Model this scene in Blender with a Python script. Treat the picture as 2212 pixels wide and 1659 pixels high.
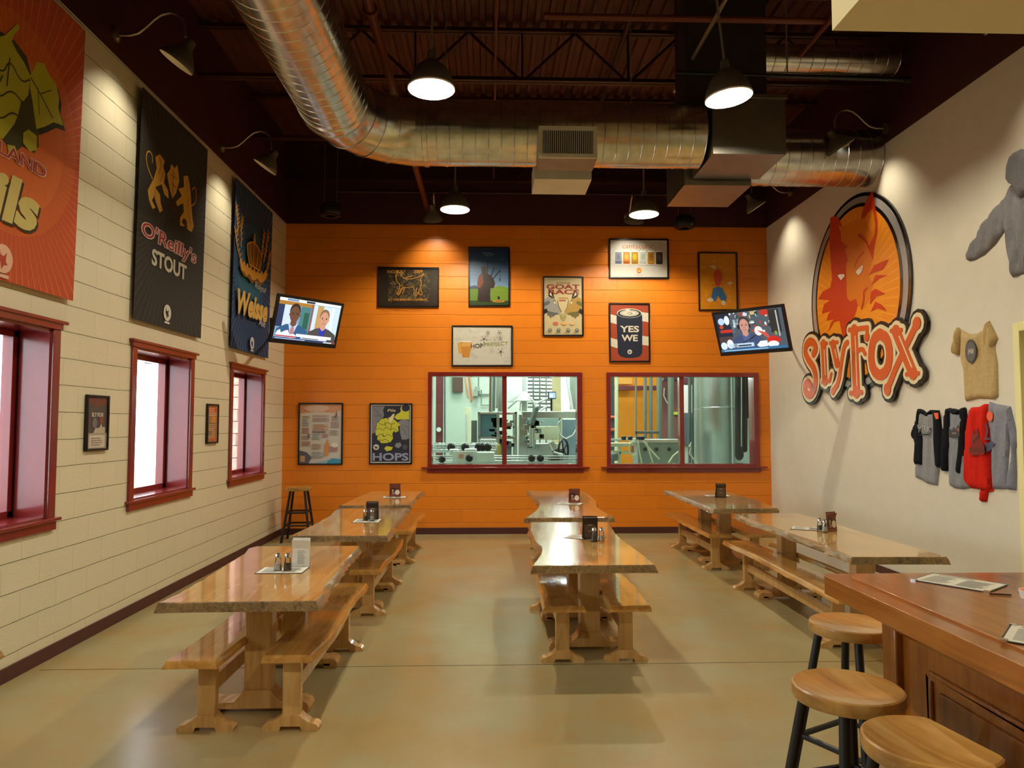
import bpy, bmesh, math, random
from mathutils import Vector, Matrix
from mathutils.geometry import tessellate_polygon, delaunay_2d_cdt
SC = bpy.context.scene
for _o in list(bpy.data.objects): bpy.data.objects.remove(_o)
COL = SC.collection
PI = math.pi

# ------------------------------------------------------------ camera
F_PX, IMG_W = 1550.0, 2212.0
yaw, pit = math.atan(49 / F_PX), math.atan(85.5 / F_PX)
fw = Vector((math.sin(yaw) * math.cos(pit), math.cos(yaw) * math.cos(pit), math.sin(pit)))
rt = Vector((math.cos(yaw), -math.sin(yaw), 0))
up = rt.cross(fw)
cam = bpy.data.cameras.new('camera'); cam.sensor_width = 36; cam.lens = 36 * F_PX / IMG_W
cam.clip_start = 0.05; cam.clip_end = 200
camo = bpy.data.objects.new('camera', cam); COL.objects.link(camo)
camo.matrix_world = Matrix(((rt.x, up.x, -fw.x, 0), (rt.y, up.y, -fw.y, 0), (rt.z, up.z, -fw.z, 1.71), (0, 0, 0, 1)))
SC.camera = camo

# ------------------------------------------------------------ view + world
SC.view_settings.view_transform = 'Standard'; SC.view_settings.look = 'None'
SC.view_settings.gamma = 1; SC.view_settings.use_curve_mapping = False
SC.view_settings.exposure = 0.0
SC.cycles.caustics_reflective = False; SC.cycles.caustics_refractive = False
SC.cycles.sample_clamp_indirect = 3; SC.cycles.max_bounces = 8; SC.cycles.diffuse_bounces = 4
SC.cycles.glossy_bounces = 3; SC.cycles.transparent_max_bounces = 10; SC.cycles.blur_glossy = 1.0
wd = bpy.data.worlds.new('overcast_sky'); SC.world = wd; wd.use_nodes = True
wd.node_tree.nodes['Background'].inputs[0].default_value = (0.86, 0.93, 1.0, 1)
wd.node_tree.nodes['Background'].inputs[1].default_value = 8.5

# room measures (metres): camera stands at the origin, 1.71 m up
XL, XR, YB, YF, ZC, ZB = -3.2, 4.45, 11.25, -9.0, 6.15, 4.855
WARM = (1.0, 0.90, 0.70); COOL = (0.90, 1.0, 0.94)
PEND_W, NECK_W = 185, 46

def light(name, kind, loc, power, color, size=0.05, rot=None, parent=None, **kw):
    l = bpy.data.lights.new(name, kind); l.energy = power; l.color = color
    if kind == 'AREA': l.size = size
    else: l.shadow_soft_size = size
    for k, v in kw.items(): setattr(l, k, v)
    o = bpy.data.objects.new(name, l); COL.objects.link(o); o.location = loc
    if rot: o.rotation_euler = rot
    if parent: o.parent = parent
    return o
# ceiling strips of the brewery hall behind the two inner windows
for _i, (_x, _y) in enumerate(((-1.5, 13.4), (1.2, 13.6), (4.2, 13.4), (0, 17), (4.4, 16.4))):
    light('hall_light', 'AREA', (_x, _y, 5.6), 170, COOL, 1.2)
light('hall_light', 'POINT', (1.86, 18.0, 3.15), 190, (1, 1, .96), .28)  # unseen point light, added for the glare on the near centre table
# daylight portals in the street windows
for _y in (1.71 + .59, 4.14 + .59, 6.57 + .59, 9.02 + .59):
    _l = light('window_daylight', 'AREA', (-3.52, _y, 1.71), 1, (1, 1, 1), 1.1, (0, -PI / 2, 0), shape='RECTANGLE', size_y=1.3)
    _l.data.cycles.is_portal = True; _l.data.size = 1.4; _l.data.size_y = 1.15

# ------------------------------------------------------------ materials
def lin(h):
    if isinstance(h, str):
        h = h.lstrip('#'); c = [int(h[i:i + 2], 16) / 255 for i in (0, 2, 4)]
        return tuple(x / 12.92 if x <= .04045 else ((x + .055) / 1.055) ** 2.4 for x in c)
    return tuple(h)
_MC = {}
def N(nt, t, **kw):
    n = nt.nodes.new(t)
    for k, v in kw.items(): setattr(n, k, v)
    return n
def mat(name, col, rough=.5, metal=0, coat=0, var=.06, scale=6, bump=0, bscale=60, stretch=None, emit=0, spec=.5, trans=0):
    key = (name, str(col), rough, metal, coat, var, emit)
    if key in _MC: return _MC[key]
    m = bpy.data.materials.new(name); m.use_nodes = True; nt = m.node_tree; b = nt.nodes['Principled BSDF']
    c = lin(col)
    tc = N(nt, 'ShaderNodeTexCoord'); mp = N(nt, 'ShaderNodeMapping'); nt.links.new(tc.outputs['Object'], mp.inputs[0])
    if stretch: mp.inputs['Scale'].default_value = stretch
    if var:
        nz = N(nt, 'ShaderNodeTexNoise'); nz.inputs['Scale'].default_value = scale; nz.inputs['Detail'].default_value = 4
        nt.links.new(mp.outputs[0], nz.inputs[0])
        r = N(nt, 'ShaderNodeValToRGB'); r.color_ramp.elements[0].position = .3; r.color_ramp.elements[1].position = .7
        r.color_ramp.elements[0].color = tuple(max(0, x * (1 - var)) for x in c) + (1,)
        r.color_ramp.elements[1].color = tuple(min(1, x * (1 + var)) for x in c) + (1,)
        nt.links.new(nz.outputs['Fac'], r.inputs[0]); nt.links.new(r.outputs[0], b.inputs['Base Color'])
        src = r.outputs[0]
    else:
        b.inputs['Base Color'].default_value = c + (1,); src = None
    b.inputs['Roughness'].default_value = rough; b.inputs['Metallic'].default_value = metal
    b.inputs['Specular IOR Level'].default_value = spec
    b.inputs['Coat Weight'].default_value = coat; b.inputs['Coat Roughness'].default_value = .08
    if trans: b.inputs['Transmission Weight'].default_value = trans
    if emit:
        if src: nt.links.new(src, b.inputs['Emission Color'])
        else: b.inputs['Emission Color'].default_value = c + (1,)
        b.inputs['Emission Strength'].default_value = emit
    if bump:
        nb = N(nt, 'ShaderNodeTexNoise'); nb.inputs['Scale'].default_value = bscale; nb.inputs['Detail'].default_value = 3
        nt.links.new(mp.outputs[0], nb.inputs[0])
        bp = N(nt, 'ShaderNodeBump'); bp.inputs['Strength'].default_value = bump; bp.inputs['Distance'].default_value = .01
        nt.links.new(nb.outputs['Fac'], bp.inputs['Height']); nt.links.new(bp.outputs[0], b.inputs['Normal'])
    _MC[key] = m
    return m
def ink(h, emit=0, rough=.35):     # printed colour on paper, cloth or a screen
    if emit: return mat('screen_' + h.strip('#'), (0, 0, 0), .3, var=0, emit=0) if h == '#000000' else _screen(h, emit)
    return mat('ink_' + h.strip('#'), h, rough, var=.04, scale=30)
def _screen(h, e):
    k = ('scr', h, e)
    if k in _MC: return _MC[k]
    m = bpy.data.materials.new('screen_' + h.strip('#')); m.use_nodes = True; b = m.node_tree.nodes['Principled BSDF']
    b.inputs['Base Color'].default_value = (.01, .01, .01, 1); b.inputs['Roughness'].default_value = .25
    b.inputs['Emission Color'].default_value = lin(h) + (1,); b.inputs['Emission Strength'].default_value = e
    _MC[k] = m; return m

def wood(name, dark, mid, light_, rough=.32, coat=.6, axis='Y', sc=1.0, blotch=.5, coatr=.07, bmp=.05):
    m = bpy.data.materials.new(name); m.use_nodes = True; nt = m.node_tree; b = nt.nodes['Principled BSDF']
    tc = N(nt, 'ShaderNodeTexCoord'); oi = N(nt, 'ShaderNodeObjectInfo')
    ad = N(nt, 'ShaderNodeVectorMath', operation='ADD'); nt.links.new(tc.outputs['Object'], ad.inputs[0])
    cx = N(nt, 'ShaderNodeMath', operation='MULTIPLY'); nt.links.new(oi.outputs['Random'], cx.inputs[0]); cx.inputs[1].default_value = 37.0
    nt.links.new(cx.outputs[0], ad.inputs[1])
    mp = N(nt, 'ShaderNodeMapping'); nt.links.new(ad.outputs[0], mp.inputs[0])
    s = {'Y': (9, .9, 9), 'X': (.9, 9, 9), 'Z': (9, 9, .9)}[axis]
    mp.inputs['Scale'].default_value = tuple(v * sc for v in s)
    n1 = N(nt, 'ShaderNodeTexNoise'); n1.inputs['Scale'].default_value = 1.6; n1.inputs['Detail'].default_value = 7; n1.inputs['Distortion'].default_value = 1.2
    n1.inputs['Roughness'].default_value = .62
    nt.links.new(mp.outputs[0], n1.inputs[0])
    n2 = N(nt, 'ShaderNodeTexNoise'); n2.inputs['Scale'].default_value = 2.2; n2.inputs['Detail'].default_value = 3
    nt.links.new(ad.outputs[0], n2.inputs[0])
    r1 = N(nt, 'ShaderNodeValToRGB'); e = r1.color_ramp.elements
    e[0].position = .28; e[0].color = lin(dark) + (1,); e[1].position = .72; e[1].color = lin(light_) + (1,)
    k = e.new(.48); k.color = lin(mid) + (1,)
    nt.links.new(n1.outputs['Fac'], r1.inputs[0])
    r2 = N(nt, 'ShaderNodeValToRGB'); r2.color_ramp.elements[0].position = .3; r2.color_ramp.elements[1].position = .62
    v = 1 - blotch * .55
    r2.color_ramp.elements[0].color = (v, v * .93, v * .85, 1); r2.color_ramp.elements[1].color = (1, 1, 1, 1)
    nt.links.new(n2.outputs['Fac'], r2.inputs[0])
    mx = N(nt, 'ShaderNodeMix', data_type='RGBA', blend_type='MULTIPLY'); mx.inputs['Factor'].default_value = 1
    nt.links.new(r1.outputs[0], mx.inputs['A']); nt.links.new(r2.outputs[0], mx.inputs['B'])
    nt.links.new(mx.outputs['Result'], b.inputs['Base Color'])
    b.inputs['Roughness'].default_value = rough; b.inputs['Coat Weight'].default_value = coat; b.inputs['Coat Roughness'].default_value = coatr
    bp = N(nt, 'ShaderNodeBump'); bp.inputs['Strength'].default_value = bmp; bp.inputs['Distance'].default_value = .01 if bmp < .1 else .03
    nt.links.new(n1.outputs['Fac'], bp.inputs['Height']); nt.links.new(bp.outputs[0], b.inputs['Normal'])
    return m

def block_wall(name, col, axis, rough=.4, bump=.5, var=.05, vj=.3):   # painted concrete block, 16 x 8 inch, in the wall's plane
    m = bpy.data.materials.new(name); m.use_nodes = True; nt = m.node_tree; b = nt.nodes['Principled BSDF']
    tc = N(nt, 'ShaderNodeTexCoord'); sp = N(nt, 'ShaderNodeSeparateXYZ'); nt.links.new(tc.outputs['Object'], sp.inputs[0])
    cb = N(nt, 'ShaderNodeCombineXYZ'); nt.links.new(sp.outputs['Y' if axis == 'X' else 'X'], cb.inputs[0])
    az = N(nt, 'ShaderNodeMath', operation='ADD'); nt.links.new(sp.outputs['Z'], az.inputs[0]); az.inputs[1].default_value = .03
    nt.links.new(az.outputs[0], cb.inputs[1])
    wn = N(nt, 'ShaderNodeTexNoise'); wn.inputs['Scale'].default_value = 3.5; wn.inputs['Detail'].default_value = 6
    nt.links.new(cb.outputs[0], wn.inputs[0])
    wv = N(nt, 'ShaderNodeVectorMath', operation='MULTIPLY_ADD'); nt.links.new(wn.outputs['Color'], wv.inputs[0])
    wv.inputs[1].default_value = (.008, .012, 0); nt.links.new(cb.outputs[0], wv.inputs[2])
    br = N(nt, 'ShaderNodeTexBrick'); br.offset = .5; nt.links.new(wv.outputs[0], br.inputs[0])
    for k, v in (('Scale', 1), ('Mortar Size', .0035), ('Mortar Smooth', .35), ('Brick Width', .4064), ('Row Height', .2032), ('Bias', -.1)): br.inputs[k].default_value = v
    c = lin(col)
    br.inputs['Color1'].default_value = tuple(x * (1 + var * .5) for x in c) + (1,); br.inputs['Color2'].default_value = tuple(x * (1 - var) for x in c) + (1,)
    br.inputs['Mortar'].default_value = tuple(x * .95 for x in c) + (1,)
    # the bed joints are struck deeper than the filled head joints
    sz = N(nt, 'ShaderNodeSeparateXYZ'); nt.links.new(wv.outputs[0], sz.inputs[0])
    md = N(nt, 'ShaderNodeMath', operation='PINGPONG'); md.inputs[1].default_value = .1016; nt.links.new(sz.outputs['Y'], md.inputs[0])
    hm = N(nt, 'ShaderNodeMapRange'); hm.inputs[1].default_value = .0015; hm.inputs[2].default_value = .006; hm.inputs[3].default_value = 1; hm.inputs[4].default_value = 0
    nt.links.new(md.outputs[0], hm.inputs[0])
    vf = N(nt, 'ShaderNodeMath', operation='MULTIPLY'); nt.links.new(br.outputs['Fac'], vf.inputs[0]); vf.inputs[1].default_value = vj
    jt = N(nt, 'ShaderNodeMath', operation='MAXIMUM'); nt.links.new(vf.outputs[0], jt.inputs[0]); nt.links.new(hm.outputs[0], jt.inputs[1])
    nt.links.new(br.outputs['Color'], b.inputs['Base Color']); b.inputs['Roughness'].default_value = rough
    n2 = N(nt, 'ShaderNodeTexNoise'); n2.inputs['Scale'].default_value = 45; n2.inputs['Detail'].default_value = 4; nt.links.new(tc.outputs['Object'], n2.inputs[0])
    mm = N(nt, 'ShaderNodeMath', operation='MULTIPLY_ADD'); nt.links.new(jt.outputs[0], mm.inputs[0]); mm.inputs[1].default_value = -1.0
    nm = N(nt, 'ShaderNodeMath', operation='MULTIPLY'); nt.links.new(n2.outputs['Fac'], nm.inputs[0]); nm.inputs[1].default_value = .22
    nt.links.new(nm.outputs[0], mm.inputs[2])
    bp = N(nt, 'ShaderNodeBump'); bp.inputs['Strength'].default_value = bump; bp.inputs['Distance'].default_value = .012
    nt.links.new(mm.outputs[0], bp.inputs['Height']); nt.links.new(bp.outputs[0], b.inputs['Normal'])
    return m

def glass(name, tint=(1, 1, 1), refl=1.0):
    m = bpy.data.materials.new(name); m.use_nodes = True; nt = m.node_tree
    nt.nodes.remove(nt.nodes['Principled BSDF'])
    t = N(nt, 'ShaderNodeBsdfTransparent'); t.inputs[0].default_value = tint + (1,)
    g = N(nt, 'ShaderNodeBsdfGlossy'); g.inputs['Roughness'].default_value = .02
    f = N(nt, 'ShaderNodeFresnel'); f.inputs[0].default_value = 1.5
    mu = N(nt, 'ShaderNodeMath', operation='MULTIPLY'); mu.inputs[1].default_value = refl; nt.links.new(f.outputs[0], mu.inputs[0])
    mx = N(nt, 'ShaderNodeMixShader'); nt.links.new(mu.outputs[0], mx.inputs[0]); nt.links.new(t.outputs[0], mx.inputs[1]); nt.links.new(g.outputs[0], mx.inputs[2])
    nt.links.new(mx.outputs[0], nt.nodes['Material Output'].inputs[0])
    return m

def tank_steel():      # circumferentially brushed stainless: highlights run up and down
    m = mat('tank_steel', '#dfe5e1', .34, 1, var=.04); nt = m.node_tree; b = nt.nodes['Principled BSDF']
    t = N(nt, 'ShaderNodeTangent', direction_type='RADIAL', axis='Z'); nt.links.new(t.outputs[0], b.inputs['Tangent'])
    b.inputs['Anisotropic'].default_value = .92
    return m

def floor_mat():
    m = bpy.data.materials.new('sealed_concrete'); m.use_nodes = True; nt = m.node_tree; b = nt.nodes['Principled BSDF']
    tc = N(nt, 'ShaderNodeTexCoord')
    n1 = N(nt, 'ShaderNodeTexNoise'); n1.inputs['Scale'].default_value = 1.1; n1.inputs['Detail'].default_value = 8; n1.inputs['Roughness'].default_value = .6
    nt.links.new(tc.outputs['Object'], n1.inputs[0])
    r = N(nt, 'ShaderNodeValToRGB'); e = r.color_ramp.elements
    e[0].position = .3; e[0].color = lin('#a08e5e') + (1,); e[1].position = .7; e[1].color = lin('#ada37a') + (1,)
    k = e.new(.42); k.color = lin('#ab9464') + (1,); k = e.new(.55); k.color = lin('#a79c72') + (1,)
    nt.links.new(n1.outputs['Fac'], r.inputs[0])
    n2 = N(nt, 'ShaderNodeTexNoise'); n2.inputs['Scale'].default_value = 9; n2.inputs['Detail'].default_value = 6; nt.links.new(tc.outputs['Object'], n2.inputs[0])
    r2 = N(nt, 'ShaderNodeValToRGB'); r2.color_ramp.elements[0].position = .3; r2.color_ramp.elements[1].position = .6
    r2.color_ramp.elements[0].color = (.975, .972, .965, 1); r2.color_ramp.elements[1].color = (1, 1, 1, 1); nt.links.new(n2.outputs['Fac'], r2.inputs[0])
    mx = N(nt, 'ShaderNodeMix', data_type='RGBA', blend_type='MULTIPLY'); mx.inputs['Factor'].default_value = 1
    nt.links.new(r.outputs[0], mx.inputs['A']); nt.links.new(r2.outputs[0], mx.inputs['B']); nt.links.new(mx.outputs['Result'], b.inputs['Base Color'])
    b.inputs['Roughness'].default_value = .25
    return m

M = dict(
 cream=block_wall('cream_block', '#dad2b4', 'X', bump=.9, var=.02), orange=block_wall('orange_block', '#e5821a', 'Y', .36, bump=.8),
 drywall=mat('cream_drywall', '#d3ccb8', .75, var=.02, bump=.15, bscale=90), maroon=mat('maroon_paint', '#3a120a', .6, var=.1, scale=3),
 trim=mat('oxblood_trim', '#7c2624', .22, coat=.5, var=.05), base=mat('vinyl_base', '#4a2422', .45),
 deck=mat('rust_deck', '#52281a', .6, var=.25, scale=4, bump=.2), steel=mat('maroon_steel', '#35130c', .5, var=.15),
 galv=mat('galvanised_steel', '#d2d3cc', .22, 1, var=.16, scale=9, bump=.1, bscale=7),
 duct_dark=mat('duct_steel', '#8a8478', .45, .9, var=.1), shade=mat('charcoal_enamel', '#5a5349', .5), shade_in=mat('white_enamel', '#fbfaf2', .5, var=.01),
 arm=mat('brushed_arm', '#b9b2a0', .3, 1, var=.05), black=mat('black_steel', '#141416', .42, var=.1), blackp=mat('black_plastic', '#0c0c0d', .35, var=.05),
 frame=mat('black_frame', '#17110d', .35), chrome=mat('chrome', '#dcdcdc', .12, 1, var=.02), soffit=mat('soffit_paint', '#d9cfa6', .7, var=.02),
 floor=floor_mat(), glass=glass('window_glass', (.97, 1, .99), .7), jar=glass('shaker_glass', (.93, .96, .95), 1.6), sglass=glass('street_glass', (1, 1, 1), .5),
 ttop=wood('maple_top', '#b5803c', '#d6a45a', '#e6c07e', .25, 1, 'Y', .8, .5, .08), tedge=wood('live_edge', '#5d4526', '#9a7a48', '#c09a5c', .3, .9, 'Y', 2.5, 1, .12, .6),
 leg=wood('maple_leg', '#b98a4c', '#d2a768', '#e0bb80', .35, .4, 'Z', 1, .3), ttop2=wood('birch_top', '#c8964a', '#dcb066', '#e8c684', .25, 1, 'Y', 1, .5, .05),
 bench=wood('bench_maple', '#aa7434', '#cc9448', '#deae62', .25, .9, 'Y', .8, .5, .04), bar=wood('bar_cherry', '#78420c', '#a36014', '#b87626', .3, .7, 'Y', 1.2, .35, .1),
 barv=wood('bar_panel', '#703c08', '#965610', '#aa6a1c', .35, .5, 'Z', 1, .4), seat=wood('seat_oak', '#a87232', '#d29c50', '#e6bc74', .28, .6, 'Y', .7, 1),
 stainless=mat('stainless', '#dde3df', .3, 1, var=.06), palewall=mat('hall_wall', '#b6c6b6', .7, var=.03), white=mat('white_plastic', '#eef2ee', .4, var=.02),
 teal=mat('machine_teal', '#8fa8a4', .4, .3), greypaint=mat('grey_paint', '#6f7774', .5), yell=mat('hall_orange', '#f29410', .5, var=.05), mar2=mat('hall_maroon', '#6e2f30', .5),
 hose=mat('black_hose', '#1b1d1c', .5), creampaint=mat('cream_machine', '#dfe0b8', .5), rust=mat('rust_pipe', '#642a14', .5), conduit=mat('grey_conduit', '#9a9280', .4, .6),
)

# ------------------------------------------------------------ objects: tags, empties, mesh builder
def tag(o, label=None, cat=None, group=None, kind=None):
    if label: o['label'] = label
    if cat: o['category'] = cat
    if group: o['group'] = group
    if kind: o['kind'] = kind
    return o
def empty(name, loc, rz=0, label=None, cat=None, group=None, rot=None):
    o = bpy.data.objects.new(name, None); COL.objects.link(o); o.location = loc
    o.rotation_euler = rot or (0, 0, rz); o.empty_display_size = .1
    return tag(o, label, cat, group)
def wmat(o):
    m = Matrix.LocRotScale(o.location, o.rotation_euler, o.scale)
    return wmat(o.parent) @ m if o.parent else m
def copy_tree(o, parent=None):
    c = o.copy(); COL.objects.link(c)
    if parent: c.parent = parent
    for ch in [x for x in bpy.data.objects if x.parent == o]: copy_tree(ch, c)
    return c

class MB:
    def __init__(s): s.bm = bmesh.new(); s.mats = []
    def mi(s, m):
        if m not in s.mats: s.mats.append(m)
        return s.mats.index(m)
    def faces(s, vs, fs, m=None):
        i = s.mi(m) if m else 0
        bv = [s.bm.verts.new(v) for v in vs]
        for f in fs:
            try: s.bm.faces.new([bv[k] for k in f]).material_index = i
            except ValueError: pass
        return s
    def box(s, x0, x1, y0, y1, z0, z1, m=None):
        v = [(x, y, z) for x in (x0, x1) for y in (y0, y1) for z in (z0, z1)]
        return s.faces(v, [(0, 1, 3, 2), (4, 6, 7, 5), (0, 4, 5, 1), (2, 3, 7, 6), (0, 2, 6, 4), (1, 5, 7, 3)], m)
    def beam(s, a, b, w, h=None, m=None, upv=(0, 0, 1)):      # rectangular bar between two points
        a, b = Vector(a), Vector(b); d = (b - a).normalized(); u = Vector(upv)
        if abs(d.dot(u)) > .98: u = Vector((1, 0, 0))
        sx = d.cross(u).normalized() * w / 2; sy = sx.cross(d).normalized() * (h or w) / 2
        v = [p + i * sx + j * sy for p in (a, b) for i, j in ((-1, -1), (1, -1), (1, 1), (-1, 1))]
        return s.faces(v, [(3, 2, 1, 0), (4, 5, 6, 7), (0, 1, 5, 4), (1, 2, 6, 5), (2, 3, 7, 6), (3, 0, 4, 7)], m)
    def tube(s, pts, r, seg=12, m=None, cap=True):            # r may be a list
        pts = [Vector(p) for p in pts]; n = len(pts); rs = r if isinstance(r, (list, tuple)) else [r] * n
        rings = []; ref = None
        for i, p in enumerate(pts):
            d = ((pts[min(i + 1, n - 1)] - p).normalized() + (p - pts[max(i - 1, 0)]).normalized())
            d = d.normalized() if d.length > 1e-6 else Vector((0, 0, 1))
            if ref is None:
                ref = Vector((0, 0, 1)) if abs(d.z) < .9 else Vector((1, 0, 0))
            a = (ref - d * ref.dot(d)).normalized(); ref = a; b = d.cross(a)
            k = 1.0
            if 0 < i < n - 1: k = 1 / max(.5, (p - pts[i - 1]).normalized().dot(d))
            rings.append([p + rs[i] * (math.cos(2 * PI * j / seg) * a + math.sin(2 * PI * j / seg) * b) for j in range(seg)])
        v = [q for rg in rings for q in rg]
        f = [(i * seg + j, i * seg + (j + 1) % seg, (i + 1) * seg + (j + 1) % seg, (i + 1) * seg + j) for i in range(n - 1) for j in range(seg)]
        if cap: f += [tuple(reversed(range(seg))), tuple((n - 1) * seg + j for j in range(seg))]
        return s.faces(v, f, m)
    def lathe(s, prof, c=(0, 0, 0), seg=32, m=None, ax=None, close=False):     # prof [(r, z)]; ax rotates local z
        R_ = Vector((0, 0, 1)).rotation_difference(Vector(ax)).to_matrix() if ax else Matrix.Identity(3)
        c = Vector(c); v = []; f = []; n = len(prof)
        for r, z in prof:
            for j in range(seg):
                v.append(c + R_ @ Vector((r * math.cos(2 * PI * j / seg), r * math.sin(2 * PI * j / seg), z)))
        for i in range(n - 1 + (1 if close else 0)):
            for j in range(seg):
                a, b = i * seg, ((i + 1) % n) * seg
                f.append((a + j, a + (j + 1) % seg, b + (j + 1) % seg, b + j))
        if not close:
            if prof[0][0] > 1e-4: f.append(tuple(reversed(range(seg))))
            if prof[-1][0] > 1e-4: f.append(tuple((n - 1) * seg + j for j in range(seg)))
        return s.faces(v, f, m)
    def shell(s, prof, c=(0, 0, 0), seg=32, m=None, ax=None):                  # open lathe, no caps
        R_ = Vector((0, 0, 1)).rotation_difference(Vector(ax)).to_matrix() if ax else Matrix.Identity(3)
        c = Vector(c); n = len(prof)
        v = [c + R_ @ Vector((r * math.cos(2 * PI * j / seg), r * math.sin(2 * PI * j / seg), z)) for r, z in prof for j in range(seg)]
        return s.faces(v, [(i * seg + j, i * seg + (j + 1) % seg, (i + 1) * seg + (j + 1) % seg, (i + 1) * seg + j) for i in range(n - 1) for j in range(seg)], m)
    def prism(s, poly, fn, a0, a1, m=None):                   # 2D outline; fn(u, v, a) -> xyz
        n = len(poly); v = [fn(u, w, a0) for u, w in poly] + [fn(u, w, a1) for u, w in poly]
        tri = tessellate_polygon([[Vector((u, w, 0)) for u, w in poly]])
        f = [tuple(t) for t in tri] + [tuple(n + k for k in reversed(t)) for t in tri]
        f += [(i, (i + 1) % n, n + (i + 1) % n, n + i) for i in range(n)]
        return s.faces(v, f, m)
    def build(s, name, m=None, parent=None, bevel=0, smooth=True, base=None, seg=2, ang=35):
        bmesh.ops.remove_doubles(s.bm, verts=s.bm.verts, dist=1e-6)
        bmesh.ops.recalc_face_normals(s.bm, faces=s.bm.faces)
        if parent:
            s.bm.transform(wmat(parent).inverted()); loc = None
        else:
            if base is None:
                vs = [v.co for v in s.bm.verts]
                base = ((min(v.x for v in vs) + max(v.x for v in vs)) / 2, (min(v.y for v in vs) + max(v.y for v in vs)) / 2, min(v.z for v in vs))
            loc = Vector(base); s.bm.transform(Matrix.Translation(-loc))
        me = bpy.data.meshes.new(name); s.bm.to_mesh(me); s.bm.free()
        for x in (s.mats or [m]): me.materials.append(x)
        o = bpy.data.objects.new(name, me); COL.objects.link(o)
        if parent: o.parent = parent
        else: o.location = loc
        if smooth:
            me.polygons.foreach_set('use_smooth', [True] * len(me.polygons)); me.set_sharp_from_angle(angle=math.radians(ang))
        if bevel:
            b = o.modifiers.new('bevel', 'BEVEL'); b.width = bevel; b.segments = seg; b.limit_method = 'ANGLE'; b.angle_limit = math.radians(40)
        return o
def struct(o): o['kind'] = 'structure'; return o
W0 = (0, 0, 0)

# ------------------------------------------------------------ flat artwork: posters, banners, screens, signs
_TX = {}
def text_geo(t, off=0.0):
    k = (t, off)
    if k not in _TX:
        cu = bpy.data.curves.new('lettering', 'FONT'); cu.body = t; cu.offset = off; cu.resolution_u = 3; cu.align_x = 'CENTER'
        ob = bpy.data.objects.new('lettering', cu); COL.objects.link(ob)
        dg = bpy.context.evaluated_depsgraph_get(); dg.update()
        me = bpy.data.meshes.new_from_object(ob.evaluated_get(dg))
        vs = [(v.co.x, v.co.y) for v in me.vertices]; fs = [tuple(p.vertices) for p in me.polygons]
        bpy.data.objects.remove(ob); bpy.data.curves.remove(cu); bpy.data.meshes.remove(me)
        x0 = min(v[0] for v in vs); x1 = max(v[0] for v in vs); y0 = min(v[1] for v in vs); y1 = max(v[1] for v in vs)
        _TX[k] = ([((x - x0) / (x1 - x0) - .5, (y - y0) / (y1 - y0) - .5) for x, y in vs], fs, (x1 - x0) / (y1 - y0))
    return _TX[k]
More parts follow.
